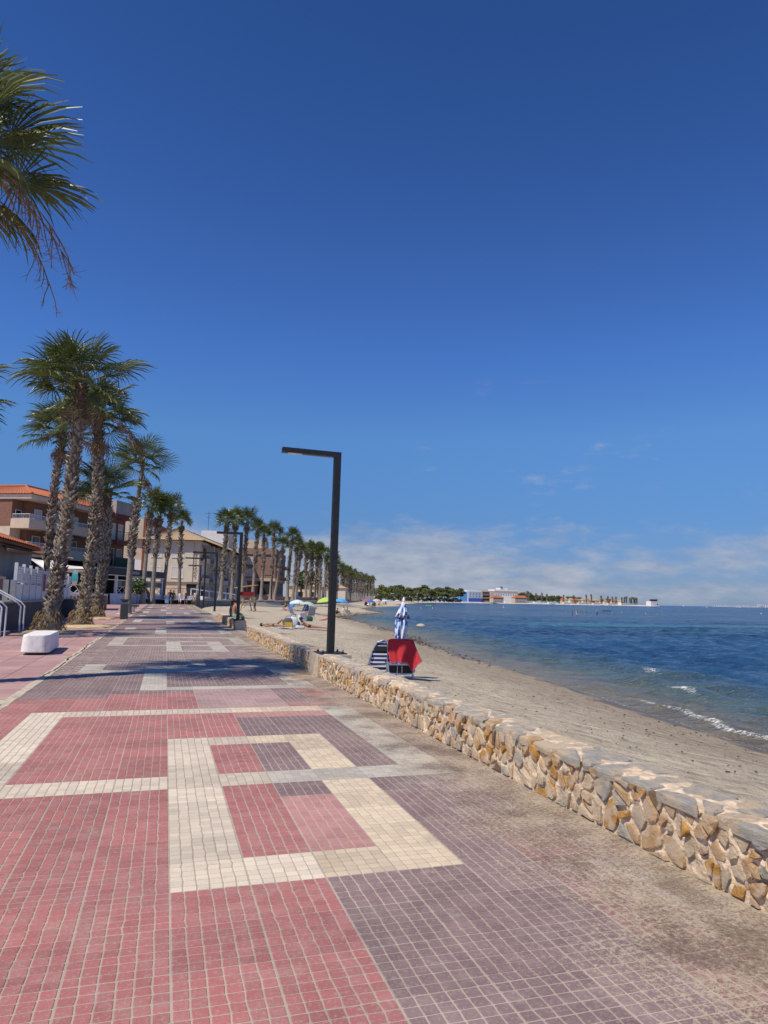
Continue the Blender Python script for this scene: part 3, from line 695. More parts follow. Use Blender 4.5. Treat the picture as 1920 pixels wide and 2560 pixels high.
def frond(seed, nseg=30, Lp=.95, Rb=.98, lod=0, dead=False):
    "one fan leaf: petiole along +X, blade of pleated segments whose tips hang"
    rnd = random.Random(seed); mb = MB(); bend = rnd.uniform(.10, .26); span = R(rnd.uniform(98, 122)); fold = rnd.uniform(.10, .34); wind = rnd.uniform(-.35, .35)
    if lod == 0:
        mb.tube([(0, 0, 0), (Lp * .5, 0, .03), (Lp, 0, -.03)], [.026, .016, .012], 4, 1)
    else: mb.quad([(0, -.02, 0), (0, .02, 0), (Lp, .012, -.02), (Lp, -.012, -.02)], 1)
    for i in range(nseg):
        u = (i + .5) / nseg * 2 - 1; th = u * span + rnd.gauss(0, .02); rl = Rb * (1 - .30 * abs(u) ** 1.6) * rnd.uniform(.88, 1.06)
        dx, dy = math.cos(th), math.sin(th); wd = rl * span / nseg * .95; droop = rnd.uniform(.25, .75) * (.5 + .5 * abs(u)); sw = wind * rnd.uniform(.3, 1.2)
        if dead: droop = rnd.uniform(.8, 1.5)
        stations = ((.04, .10), (.48, .62), (.80, .46), (1.0, .05)) if lod == 0 else ((.05, .2), (.6, .9), (1.0, .08))
        rows = []
        for k, (t, w) in enumerate(stations):
            r_ = rl * t; x = Lp + r_ * dx; y = r_ * dy; tip = max(0, t - .5) * 2
            z = -.03 + abs(y) * fold - bend * r_ * r_ - droop * rl * .55 * tip ** 1.8
            y += sw * tip ** 1.5 * .4 * rl; x -= .12 * tip * tip * rl * droop
            hw = wd * w * .40; pl = (.014 if i % 2 else -.014) * (1 if 0 < k < 3 else .3)
            rows.append(((x - hw * -dy, y - hw * dx, z + pl), (x + hw * -dy, y + hw * dx, z - pl)))
        for a, b_ in zip(rows, rows[1:]): mb.quad([a[0], a[1], b_[1], b_[0]], 0)
    return mb
FRONDS = [frond(s, 32, random.Random(s).uniform(.8, 1.15), random.Random(s + 50).uniform(.86, 1.08)).mesh('frond', [M_LEAF, M_PET], True) for s in range(9)]
FROND_DEAD = [frond(40 + s, 20, .7, .8, dead=True).mesh('dead_frond', [M_LEAF_DEAD, M_LEAF_DEAD], True) for s in range(3)]
def frond_matrix(az_, elv, roll):
    d = Vector((math.cos(az_) * math.cos(elv), math.sin(az_) * math.cos(elv), math.sin(elv)))
    zr = Vector((0, 0, 1)); y = zr.cross(d)
    if y.length < 1e-3: y = Vector((0, 1, 0))
    y.normalize(); z = d.cross(y); m = Matrix((d, y, z)).transposed(); return m @ Matrix.Rotation(roll, 3, 'X')
def frond_set(rnd, n, wind=(-.30, .05)):
    out = []
    for i in range(n):
        t = (i + .5) / n; elv = R(84 - 98 * t ** .9) + rnd.gauss(0, .08); az_ = i * 2.39996 + rnd.gauss(0, .2)
        m = frond_matrix(az_, elv, rnd.gauss(0, .35))
        d = m.col[0] + Vector((wind[0], wind[1], 0)) * rnd.uniform(.3, 1.2); az2 = math.atan2(d.y, d.x); el2 = math.atan2(d.z, math.hypot(d.x, d.y))
        out.append((frond_matrix(az2, el2, rnd.gauss(0, .4)), rnd.uniform(.85, 1.12) * (1 - .18 * max(0, .25 - t))))
    return out
def trunk_path(h, lean, curve, rnd):
    return lambda t: Vector((lean[0] * t + curve[0] * math.sin(math.pi * t), lean[1] * t + curve[1] * math.sin(math.pi * t), h * t))
def trunk_mesh(path, h, r0, r1, rnd, flare=.35, low=0.0, seg=14):
    mb = MB(); rings = []; N = max(12, int(h * 3.2))
    for k in range(N + 1):
        t = k / N; c = path(t); z = h * t; r_ = r0 + (r1 - r0) * t + flare * math.exp(-z / .35)
        rings.append([(c.x + r_ * math.cos(6.2832 * j / seg) * (1 + rnd.uniform(-.04, .04)), c.y + r_ * math.sin(6.2832 * j / seg) * (1 + rnd.uniform(-.04, .04)), c.z + rnd.uniform(-.02, .02) - (.12 if k == 0 else 0)) for j in range(seg)])
    mb.loft(rings)
    for i, f in enumerate(mb.f):
        if mb.v[f[0]][2] < h * low: mb.m[i] = 1
    return mb
def boots(path, h, r0, r1, rnd, z0, z1, dens, size, dark_above=.86):
    "woven leaf bases left on the trunk"
    mb = MB(); z = z0 * h; step = .10 * size; row = 0
    while z < z1 * h:
        t = z / h; c = path(t); rr_ = r0 + (r1 - r0) * t; n = max(5, int(6.28 * rr_ / (.115 * size) * dens)); 
        for j in range(n):
            a = 6.2832 * (j + .5 * (row % 2)) / n + rnd.gauss(0, .12); rad_ = Vector((math.cos(a), math.sin(a), 0)); tan = Vector((-math.sin(a), math.cos(a), 0))
            tilt = rnd.choice((-1, 1)) * rnd.uniform(.2, .9); L = rnd.uniform(.12, .24) * size; w = rnd.uniform(.035, .065) * size; out = rnd.uniform(.03, .13) * size
            up = (Vector((0, 0, 1)) * math.cos(tilt) + tan * math.sin(tilt)); sd_ = up.cross(rad_)
            b0 = c + rad_ * (rr_ * .93) + Vector((0, 0, rnd.uniform(-.05, .05))); tip = b0 + up * L + rad_ * out
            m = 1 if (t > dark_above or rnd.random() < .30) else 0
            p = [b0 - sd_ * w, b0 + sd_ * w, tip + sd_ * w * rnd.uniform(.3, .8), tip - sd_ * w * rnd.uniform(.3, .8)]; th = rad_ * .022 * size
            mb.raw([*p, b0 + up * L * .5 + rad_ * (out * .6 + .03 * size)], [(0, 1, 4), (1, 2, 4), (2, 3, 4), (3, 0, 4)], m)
        z += step; row += 1
    return mb
def flower_stalks(rnd, n, dirs, L=1.8):
    mb = MB()
    for k in range(n):
        a = dirs[k % len(dirs)] + rnd.gauss(0, .15); p = Vector((0, 0, 0)); d = Vector((math.cos(a), math.sin(a), .35)).normalized(); path = [p.copy()]
        for s in range(9):
            d = (d + Vector((0, 0, -.20))).normalized(); p = p + d * (L / 7); path.append(p.copy())
            if s > 1:
                for q in range(2):
                    e = (d + Vector((rnd.gauss(0, .4), rnd.gauss(0, .4), -.9))).normalized(); b0 = p.copy(); b1 = b0 + e * rnd.uniform(.2, .42); b2 = b1 + (e + Vector((rnd.gauss(0, .3), rnd.gauss(0, .3), -.6))).normalized() * rnd.uniform(.15, .35)
                    mb.tube([b0, b1, b2], [.012, .010, .006], 3)
                    for _ in range(4):
                        f0 = b1.lerp(b2, rnd.random()); mb.tube([f0, f0 + Vector((rnd.gauss(0, .09), rnd.gauss(0, .09), rnd.gauss(-.06, .06)))], [.006, .003], 3)
        mb.tube(path, [.022 - .0018 * i for i in range(len(path))], 5)
    return mb
def palm(label, base, crown, r0=.20, r1=.15, nfr=44, fs=1.0, seed=1, bz=(0.03, 1.0), low=0.0, curve=(0, 0), skirt=6, stalks=None, size=1.0, group=None, flare=.25, dens=1.0, wind=(-.30, .05)):
    rnd = random.Random(seed); base = Vector(base); crown = Vector(crown); h = crown.z - base.z; lean = (crown.x - base.x, crown.y - base.y)
    root = thing('palm_tree', label, 'palm tree', base, 0, group); path = trunk_path(h, lean, curve, rnd)
    trunk_mesh(path, h, r0, r1, rnd, flare, low).build('trunk', [M_BARK, M_BARK_LOW], root, smooth=True)
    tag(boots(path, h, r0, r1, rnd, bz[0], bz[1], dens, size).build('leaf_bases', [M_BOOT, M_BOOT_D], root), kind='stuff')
    top = path(1.0)
    for m, s in frond_set(rnd, nfr, wind):
        mm = Matrix.Translation(top + Vector((0, 0, rnd.uniform(-.25, .12)))) @ m.to_4x4() @ Matrix.Scale(s * fs, 4)
        o = link('frond', FRONDS[rnd.randrange(len(FRONDS))], root); o.matrix_local = mm
    for k in range(skirt):
        mm = Matrix.Translation(top + Vector((0, 0, -.35 - .5 * rnd.random()))) @ frond_matrix(rnd.uniform(0, 6.28), R(rnd.uniform(-78, -35)), rnd.gauss(0, .5)).to_4x4() @ Matrix.Scale(fs * .8, 4)
        o = link('dead_frond', FROND_DEAD[k % 3], root); o.matrix_local = mm
    if stalks: o = flower_stalks(rnd, stalks[0], stalks[1], stalks[2]).build('flower_stalk', M_STALK, root); o.location = top + Vector((0, 0, -.15))
    return root
def root_fibres(root, r, h, seed):
    rnd = random.Random(seed); mb = MB()
    for _ in range(260):
        a = rnd.uniform(0, 6.28); z = rnd.uniform(.05, h); rr_ = r * (1.15 - .45 * z / h); p = Vector((rr_ * math.cos(a), rr_ * math.sin(a), z)); d = Vector((math.cos(a) * .5, math.sin(a) * .5, -1)) + Vector((rnd.gauss(0, .35), rnd.gauss(0, .35), 0))
        q = p + d.normalized() * rnd.uniform(.10, .28); t = Vector((-math.sin(a), math.cos(a), 0)) * rnd.uniform(.008, .022); q.z = max(q.z, .01)
        mb.raw([p - t, p + t, q + t * .4, q - t * .4, (p + q) / 2 + Vector((math.cos(a), math.sin(a), 0)) * .03], [(0, 1, 4), (1, 2, 4), (2, 3, 4), (3, 0, 4)])
    tag(mb.build('root_fibres', M_FIBRE, root), kind='stuff')

def B(px_, py_): p = G(px_, py_); return p
# near palms, one by one
p0 = palm('tall wind-blown palm cut off by the frame edge, its crown highest in view', (-4.75, 12.1, 0), (-4.0, 12.75, 8.75), .21, .17, 40, 1.22, 11, stalks=(4, (.5, .1, -.4, .9), 2.0), wind=(-.12, .02), skirt=5)
b = B(120, 1577); c1 = at(205, 955, b.y); p1 = palm('thick shaggy-trunked palm behind the white bench, tallest fully visible crown', b, c1, .235, .165, 40, 1.22, 12, stalks=None, size=1.05, flare=.28, skirt=6, curve=(.12, 0), wind=(-.55, .05)); root_fibres(p1, .52, .75, 1)
b = B(200, 1563); c2 = at(246, 1040, b.y); p2 = palm('shaggy-trunked palm right of the bench palm, hanging brown flower stalks', b, c2, .215, .165, 38, 1.18, 13, stalks=(5, (-.3, .1, .5, -.8), 1.9), size=1.05, flare=.26, skirt=7, curve=(.25, 0), wind=(-.18, .05)); root_fibres(p2, .46, .7, 2)
b = B(238, 1543); c3 = at(268, 1228, b.y); p3 = palm('shorter shaggy-trunked palm, third trunk from the white bench', b, c3, .24, .19, 34, 1.12, 14, size=1.05, flare=.2, skirt=4, curve=(.2, 0)); root_fibres(p3, .48, .6, 3)
b = Vector((-5.9, 40.0, .16)); c1b = at(160, 1085, 40.0); palm('slim palm half hidden behind the thick bench palm trunk', b, c1b, .17, .13, 32, 1.12, 15, size=1.2, bz=(.3, 1), skirt=8, curve=(-.2, 0))
b = Vector((-7.6, 24.5, .06)); palm('palm at the frame edge above the tiled hut, only its drooping leaf tips showing', b, at(-150, 1000, 24.5), .2, .16, 24, 1.25, 16, skirt=3)
b = B(318, 1535); c4 = at(358, 1160, b.y); palm('slender palm beside the litter bin, bare grey lower trunk and shaggy middle', b, c4, .22, .12, 32, 1.12, 17, bz=(.38, .76), low=.42, size=1.5, flare=.10, curve=(-.15, 0), dens=1.15)
# palms of medium distance share crowns
def crown_mesh(seed, n, nseg, fs, dead=4):
    rnd = random.Random(seed); mb = MB(); lib = [frond(100 + seed * 7 + k, nseg, .9, 1.0, lod=1) for k in range(4)]; dl = frond(200 + seed, 10, .6, .8, lod=1, dead=True)
    for m, s in frond_set(rnd, n, (-.2, .03)):
        f = lib[rnd.randrange(4)]; off = Vector((0, 0, rnd.uniform(-.2, .1))); mb.raw([(m @ Vector(v)) * (s * fs) + off for v in f.v], f.f, 0)
    for k in range(dead):
        m = frond_matrix(rnd.uniform(0, 6.28), R(rnd.uniform(-80, -40)), 0); mb.raw([(m @ Vector(v)) * (fs * .85) + Vector((0, 0, -.4)) for v in dl.f and dl.v], dl.f, 1)
    return mb.mesh('crown', [M_LEAF, M_LEAF_DEAD], True)
CROWN_M = [crown_mesh(s, 34, 16, 1.2, 7) for s in range(4)]
CROWN_F = [crown_mesh(10 + s, 24, 9, 1.3, 9) for s in range(3)]
def palm_mid(label, base, top, crowns, rnd, r0=.24, r1=.16, shag=(.35, .95), low=.4, group=None, size=1.9, sc=1.0, dens=.8):
    base = Vector(base); top = Vector(top); h = top.z - base.z; root = thing('palm_tree', label, 'palm tree', base, 0, group)
    path = trunk_path(h, (top.x - base.x, top.y - base.y), (rnd.uniform(-.2, .2), 0), rnd); tm = trunk_mesh(path, h, r0, r1, rnd, .25, low, 9)
    bt = boots(path, h, r0, r1, rnd, shag[0], shag[1], dens, size); n = len(tm.f); tm.raw(bt.v, bt.f); tm.m[n:] = [2 + q for q in bt.m]
    tm.build('trunk', [M_BARK, M_BARK_LOW, M_BOOT, M_BOOT_D], root)
    o = link('crown', crowns[rnd.randrange(len(crowns))], root, path(1.0), (rnd.gauss(0, .12), rnd.gauss(0, .12), rnd.uniform(0, 6.28)), (sc * rnd.uniform(.72, .95), sc * rnd.uniform(.72, .95), sc * rnd.uniform(.85, 1.1)))
    return root
rp = random.Random(77)
mids = [((355, 1510), (380, 1262), 'slim palm before the terrace, nearest to the leafy potted shrub', .5), ((380, 1510), (402, 1276), 'slim palm before the terrace, second past the potted shrub', .5), ((405, 1507), (428, 1268), 'palm before the terrace with a swollen shaggy collar halfway up', .45),
        ((448, 1506), (455, 1303), 'sturdy palm behind the walking family, dead pale leaves hanging below its crown', .42)]
for bp_, tp, lb, sh in mids:
    b = B(*bp_); t = at(tp[0], tp[1], b.y); palm_mid(lb, b, t, CROWN_M, rp, .27, .15, (sh, .93), sh, sc=rp.uniform(.95, 1.15), size=2.0)
# ================================================================== STREET FURNITURE NEAR THE CAMERA
M_BLACK = mat('lamp_paint', (.018, .019, .022), .42, .25, 14, .05, 60)
M_LED = mat('lamp_lens', (.75, .75, .72), .3, 0)
M_CONC = mat('pedestal_concrete', (.55, .44, .32), .9, .16, 8, .5, 50, coord='World')
M_WHITE = mat('white_concrete', (.80, .79, .77), .7, .06, 7, .25, 50, coord='World', c2=(.62, .59, .55), ramp=(.30, .50))
M_GREY = mat('bin_grey', (.055, .06, .068), .5, .2, 10)
def lamp(label, loc, h, arm, rz=0, second=None, w=.13, plate=True):
    root = thing('street_lamp', label, 'street lamp', loc, rz, 'black promenade lamps'); hw = w / 2
    if plate:
        m = MB(); m.box(-.27, .27, -.27, .27, 0, .022); m.build('base_plate', M_BLACK, root)
        for sx in (-.2, .2):
            for sy in (-.2, .2): m = MB(); m.lathe([(.022, .022), (.022, .05), (.012, .052), (.012, .075), (.0, .076)], 6, 0, (sx, sy, 0)); m.build('bolt', M_BLACK, root)
    m = MB(); m.box(-hw, hw, -hw, hw, .02, h)
    for sx in (-1, 1): m.box(sx * hw - .004, sx * hw + .004, -.012, .012, .06, h - w - .05)
    m.build('post', M_BLACK, root)
    if plate: hc = MB(); hc.box(-hw * .6, hw * .6, -hw - .005, -hw + .001, .45, .80); hc.build('access_hatch', M_BLACK, root)
    a = MB(); a.box(-arm, -hw, -hw + .001, hw - .001, h - w * .8, h - .001); a.build('arm', M_BLACK, root)
    l_ = MB(); l_.box(-arm + .12, -arm + .40, -.05, .05, h - w * .8 - .006, h - w * .8 + .01); l_.build('light_panel', M_LED, root)
    if second:
        z0, z1, ln = second; s = MB(); s.tube([(hw, 0, z0), (hw + (z1 - z0) * .85, 0, z1)], .06, 6); s.box(hw + (z1 - z0) * .85 - .06, hw + ln, -.05, .05, z1 - .05, z1 + .05); s.build('side_arm', M_BLACK, root)
    return root
lp = gp(828, 1634, .40)
lamp('tall black lamp post on the near stone wall, arm over the promenade', (lp.x - .02, lp.y, .405), 4.03, 1.14, R(2)).rotation_euler = (0, R(.45), R(2))
pd = MB(); pd.prism([(WALL_X - .035, lp.y - .40), (WALL_X + .62, lp.y - .40), (WALL_X + .62, lp.y + .42), (WALL_X - .035, lp.y + .42)], -.3, .40)
tag(pd.build('lamp_pedestal', M_CONC), 'tan concrete block in the stone wall under the nearest lamp', 'pedestal')
l2 = Vector((3.0, 30.6, gz(30) + .40)); t2 = at(607, 1331, 30.6)
lamp('black lamp post standing at the end of the wall block beside the seated couple', l2, t2.z - l2.z, 1.05, 0)
for (bx, by), (tx, ty), lb, sec in [((536, 1529), (547, 1381), 'black lamp post with a second slanted arm, first past the seated couple', True), ((508, 1520), (517, 1395), 'black lamp post beside the far litter bin', True), ((497, 1514), (503, 1413), 'small far black lamp post before the cream apartment house', False), ((550, 1504), (553, 1426), 'black lamp post in front of the cream house balconies', False),
                                    ((678, 1498), (680, 1438), 'thin black lamp post before the brick corner house', False), ((738, 1499), (741, 1440), 'thin black lamp post right of the brick corner house', False), ((787, 1499), (788, 1446), 'thin black lamp post left of the near big lamp', False)]:
    b = G(bx, by) if by > 1505 else at(bx, by, 115 if bx < 700 else 150)
    if by > 1505: pass
    t = at(tx, ty, b.y); hh = t.z - b.z
    lamp(lb, b, hh, 1.9 if sec else hh * .3, 0, (hh * .62, hh * .93, 1.75) if sec else None, .16, False)
# utility cover set in the paving by the pedestal
uc = MB(); uc.box(2.32, 2.74, 13.05, 13.42, .0012, .006); uo = tag(uc.build('utility_cover', mat('rusty_cover', (.36, .235, .14), .75, .2, 14, .4, 60, coord='World')), 'rusty rectangular utility cover set in the paving by the lamp', 'cover')
uf = MB(); uf.box(2.27, 2.79, 13.00, 13.047, .0012, .004); uf.box(2.27, 2.79, 13.423, 13.47, .0012, .004); uf.box(2.27, 2.317, 13.047, 13.423, .0012, .004); uf.box(2.743, 2.79, 13.047, 13.423, .0012, .004); uf.build('cover_frame', GROUT, uo)

def rrect(x0, x1, y0, y1, r, n=7):
    out = []
    for cx, cy, a in ((x1 - r, y0 + r, -90), (x1 - r, y1 - r, 0), (x0 + r, y1 - r, 90), (x0 + r, y0 + r, 180)):
        for k in range(n + 1): th = R(a + 90 * k / n); out.append((cx + r * math.cos(th), cy + r * math.sin(th)))
    return out
def concrete_bench(label, loc, rz, L=2.25, w=.62, h=.46):
    root = thing('bench', label, 'bench', loc, rz, 'concrete benches'); m = MB(); o = rrect(-w / 2, w / 2, 0, L, .20)
    f = lambda s, z: [(x * s, L / 2 + (y - L / 2) * (1 - (1 - s) * .35), z) for x, y in o]
    m.loft([f(1.0, .055), f(1.02, .075), f(.95, h - .03), f(.93, h - .008), f(.90, h)]); m.build('seat_block', M_WHITE, root, smooth=False)
    p_ = MB(); p_.prism(rrect(-w * .36, w * .36, .14, L - .14, .1), -.01, .056); p_.build('plinth', M_GREY, root); return root
concrete_bench('white rounded concrete bench at the foot of the thick shaggy palm', (-2.84, 18.15, gz(19)), R(2))
# dark-topped bench further on
bb = G(326, 1531); root = thing('bench', 'bench with dark slab seat and white legs past the litter bin', 'bench', bb, R(0), 'concrete benches')
m = MB(); m.box(-.15, .5, -.2, 1.7, .40, .52); m.build('seat_slab', M_GREY, root); 
for yy in (-.1, 1.2): m = MB(); m.loft([[(-.12, yy, -.02), (.2, yy, -.02), (.2, yy + .3, -.02), (-.12, yy + .3, -.02)], [(-.2, yy, .40), (.26, yy, .40), (.26, yy + .3, .40), (-.2, yy + .3, .40)]]); m.build('leg', M_WHITE, root)
def litter_bin(label, loc, sc=1.0):
    root = thing('litter_bin', label, 'litter bin', loc, R(8), 'dark grey litter bins'); w = .19; sq = lambda s, z: [(-w * s, -w * s, z), (w * s, -w * s, z), (w * s, w * s, z), (-w * s, w * s, z)]
    m = MB(); m.loft([sq(.96, -.02), sq(1.0, .05), sq(.98, .80)]); m.build('body', M_GREY, root)
    m = MB(); m.loft([sq(.98, .802), sq(.74, .90), sq(.72, .93)]); m.build('neck', M_GREY, root)
    m = MB(); m.loft([sq(.74, .932), [(-w * 1.25, -w * .9, 1.06), (w * 1.25, -w * .9, 1.06), (w * 1.25, w * .9, 1.06), (-w * 1.25, w * .9, 1.06)]]); m.build('funnel_top', M_GREY, root)
    for o in root.children: o.scale = (sc, sc, sc)
litter_bin('dark grey litter bin with funnel top by the slender palm', G(309, 1548)); litter_bin('dark grey litter bin beside the walking family at a lamp post', G(494, 1515), 1.1)
# sand pits at the palm feet
M_PIT = mat('pit_sand', (.56, .43, .25), .95, .16, 5, .5, 40, coord='World', dist=.03)
for i, (px_, py_, rx, ry) in enumerate(((128, 1580, 1.35, 1.2), (215, 1566, 1.25, 1.6), (245, 1545, 1.1, 2.0), (318, 1534, .8, 1.6))):
    c = G(px_, py_); m = MB(); ring = []; rq = random.Random(i)
    for k in range(28): th = 6.2832 * k / 28; j = rq.uniform(.85, 1.1); ring.append((c.x + rx * j * math.cos(th), c.y + ry * j * math.sin(th), gz(c.y + ry * math.sin(th)) + .005))
    m.loft([ring, [(c.x + (p[0] - c.x) * .6, c.y + (p[1] - c.y) * .6, gz(c.y) + .04) for p in ring], [(c.x + (p[0] - c.x) * .2, c.y + (p[1] - c.y) * .2, gz(c.y) + .06) for p in ring]])
    tag(m.build('sand', M_PIT, smooth=True), ('yellow sand heaped round the foot of the ' + ('thick bench palm', 'second shaggy palm', 'third shaggy palm', 'slender palm by the bin')[i]), 'sand', 'sand round the palm feet', 'stuff')

# ------------------------------------------------------------------ beach chairs, towel and furled parasol
M_ALU = mat('aluminium_tube', (.75, .76, .78), .28, .05, 5, metallic=.9)
M_BLACKP = mat('black_plastic', (.02, .02, .022), .5, 0)
def stripes(name, c1, c2, scale, axis='Z', duty=.5):
    m = bpy.data.materials.new(name); n, l, b = nodes(m); t = n.new('ShaderNodeTexCoord'); s = n.new('ShaderNodeSeparateXYZ'); l.new(t.outputs['Object'], s.inputs[0])
    a = n.new('ShaderNodeMath'); a.operation = 'MULTIPLY'; l.new(s.outputs[axis], a.inputs[0]); a.inputs[1].default_value = scale
    f = n.new('ShaderNodeMath'); f.operation = 'FRACT'; l.new(a.outputs[0], f.inputs[0]); g_ = n.new('ShaderNodeMath'); g_.operation = 'GREATER_THAN'; l.new(f.outputs[0], g_.inputs[0]); g_.inputs[1].default_value = duty
    mx = n.new('ShaderNodeMixRGB'); l.new(g_.outputs[0], mx.inputs[0]); mx.inputs[1].default_value = (*c1, 1); mx.inputs[2].default_value = (*c2, 1); l.new(mx.outputs[0], b.inputs['Base Color']); b.inputs['Roughness'].default_value = .75; return m
M_STR = stripes('striped_canvas', (.022, .028, .13), (.72, .74, .82), 11.5, 'Z', .60)
M_STRB = stripes('blue_canvas', (.06, .09, .42), (.62, .66, .85), 9, 'Z', .62)
def towel_mat():
    m = mat('red_towel', (.60, .028, .040), .95, .14, 60, .7, 180, dist=.004); m.node_tree.nodes['Principled BSDF'].inputs['Sheen Weight'].default_value = .25; return m
M_TOWEL = towel_mat(); M_HEM = mat('towel_hem', (.70, .16, .17), .9, 0)
cs = sand_pt(1000, 1698); cz = cs.z
view = math.atan2(cs.x, cs.y)                      # chairs turned to the promenade
def chair_pt(u, d, z): return Vector((u, d, z))
cr_ = thing('beach_chair', 'folded blue striped beach chair with metal frame under the red towel', 'beach chair', cs, -view * .55)
wch = .29
def arc(p, q, r0_, n=5): return [p + (q - p) * (k / n) for k in range(n + 1)]
fr = MB()
for sx in (-1, 1):
    fr.tube([(sx * wch, .10, .0), (sx * wch, -.02, .42), (sx * wch, .03, .80)], .016, 8)
    fr.tube([(sx * wch * .94, -.12, .0), (sx * wch * .94, .10, .46)], .016, 8)
fr.tube([(-wch, .03, .80), (-wch * .6, .04, .835), (wch * .6, .04, .835), (wch, .03, .80)], .016, 8); fr.build('back_frame', M_ALU, cr_)
fr = MB(); fr.tube([(-wch * 1.0, -.16, .36), (-wch * .98, -.20, .16), (-wch * .8, -.215, .115), (wch * .8, -.215, .115), (wch * .98, -.20, .16), (wch, -.16, .36)], .018, 8); fr.build('seat_frame', M_ALU, cr_)
lpn = MB(); lpn.box(-wch * .92, wch * .92, .02, .035, .10, .32); lpn.build('lower_panel', M_BLACKP, cr_)
fr = MB(); fr.tube([(-wch * .95, -.12, .03), (wch * .95, -.12, .03)], .016, 8); fr.tube([(-wch * .3, -.16, .30), (-wch * .3, -.17, .13)], .006, 5); fr.tube([(wch * .05, -.16, .30), (wch * .05, -.17, .13)], .006, 5); fr.build('cross_bar', M_ALU, cr_)
sc_ = MB(); sc_.loft([[(-wch * .96, .0, .80 - k * .11), (wch * .96, .0, .80 - k * .11), (wch * .96, .015, .80 - k * .11), (-wch * .96, .015, .80 - k * .11)] for k in range(5)]); sc_.build('seat_canvas', M_STRB, cr_)
rl = MB(); rl.tube([(-wch * .93, -.13, .33), (wch * .93, -.13, .33)], .045, 10); rl.build('rolled_canvas', M_STRB, cr_)
ar = MB(); ar.box(wch + .015, wch + .05, -.02, .26, .355, .38); ar.build('arm_rest', M_BLACKP, cr_); ar = MB(); ar.box(-wch - .05, -wch - .015, -.02, .26, .355, .38); ar.build('arm_rest', M_BLACKP, cr_)
# second folded chair leaning behind
c2o = thing('beach_chair', 'navy and white striped folding chair leaning behind the towel chair', 'beach chair', cs + Vector((-.44, .20, 0)), -view * .8)
m = MB(); outline = [(-.27, .12), (.20, .06), (.26, .62), (.24, .76), (.10, .80), (-.02, .76), (-.13, .58)]
m.loft([[(x, .0, z) for x, z in outline], [(x, .035, z) for x, z in outline]]); m.build('back_canvas', M_STR, c2o)
m = MB(); m.tube([(-.28, -.012, .10), (-.14, -.012, .58), (-.03, -.012, .77), (.10, -.012, .815), (.25, -.012, .78), (.275, -.012, .62), (.21, -.012, .0)], .012, 7); m.build('frame', M_ALU, c2o)
m = MB(); m.tube([(-.15, -.03, .52), (-.20, -.03, .30), (-.14, -.03, .25), (.16, -.03, .27), (.2, -.03, .34), (.22, -.03, .56)], .012, 7); m.tube([(-.27, .02, .11), (-.30, .05, .0)], .012, 6); m.build('side_frame', M_ALU, c2o)
m = MB(); m.box(-.10, .22, -.02, -.004, .57, .68); m.build('head_pillow', M_BLACKP, c2o)
# towel: a sheet laid over the back bar
def towel_sheet():
    cols, rows = 30, 26; V, F, M_ = [], [], []
    bot = lambda u: (.335 + .02 * u) if u < .55 else ((.335 - 1.05 * (u - .55)) if u < .72 else (.16 + 1.05 * (u - .72)) if u < .86 else .31 + .55 * (u - .86) * 1.0)
    for j in range(rows + 1):
        for i in range(cols + 1):
            u = i / cols; v = j / rows; top_z = .845 - .025 * max(0, (u - .80)) * 8 - .05 * max(0, .12 - u) * 6
            spread = .28 + .12 * v * (.55 + .9 * u); x = (-.30 + .04 * v) * (1 - u) + (.25 + spread * .40 * v) * u - (.03 * math.sin(v * 3.14) * (1 - u))
            z = top_z + (bot(u) - top_z) * max(0, (v - .1) / .9) if v > .1 else top_z - .02 + .02 * math.sin(v / .1 * 1.57)
            fold = .034 * math.sin(u * 15 + .6) * v + .020 * math.sin(u * 33 + v * 2) * v * v + (.035 * v if .60 < u < .85 else 0)
            y = (.05 - .11 * min(1, v / .1) - .10 * v) - fold - .02 * v * (1 if u > .7 else 0)
            V.append((x, y, z))
    for j in range(rows):
        for i in range(cols): a = j * (cols + 1) + i; F.append((a, a + 1, a + cols + 2, a + cols + 1)); M_.append(1 if j == rows - 1 else 0)
    # back half, shorter
    mb = MB(); mb.raw(V, F); mb.m = M_
    bk = [(-.28, .03, .845), (.27, .03, .84), (.30, .12, .55), (-.27, .12, .57)]; mb.quad(bk, 0); return mb
to = towel_sheet().build('towel', [M_TOWEL, M_HEM], smooth=True); to.location = cs + Vector((.01, -.03, 0)); to.rotation_euler = (0, 0, -view * .55)
sol = to.modifiers.new('thick', 'SOLIDIFY'); sol.thickness = .012
tag(to, 'bright red towel draped over the back of the folded beach chair', 'towel')
# furled parasol
def parasol_mat():
    m = bpy.data.materials.new('parasol_print'); n, l, b = nodes(m); t = n.new('ShaderNodeTexCoord'); mp = n.new('ShaderNodeMapping'); mp.inputs['Scale'].default_value = (1, 1, .45); mp.inputs['Rotation'].default_value = (R(24), R(-16), 0); l.new(t.outputs['Object'], mp.inputs[0])
    nz = n.new('ShaderNodeTexVoronoi'); nz.inputs['Scale'].default_value = 21; l.new(mp.outputs[0], nz.inputs['Vector']); s = n.new('ShaderNodeSeparateColor'); l.new(nz.outputs['Color'], s.inputs[0])
    r = n.new('ShaderNodeValToRGB'); r.color_ramp.interpolation = 'CONSTANT'; l.new(s.outputs[0], r.inputs[0]); e = r.color_ramp.elements; e[0].color = (.58, .64, .80, 1); e[1].position = .24; e[1].color = (.09, .25, .60, 1)
    q = e.new(.60); q.color = (.03, .07, .26, 1); q = e.new(.72); q.color = (.74, .77, .84, 1); l.new(r.outputs[0], b.inputs['Base Color']); b.inputs['Roughness'].default_value = .8; return m
M_PARA = parasol_mat()
us = cs + Vector((.02, .33, 0)); tp = at(1002, 1497, us.y); bt_ = at(993, 1610, us.y); H_ = tp.z - us.z
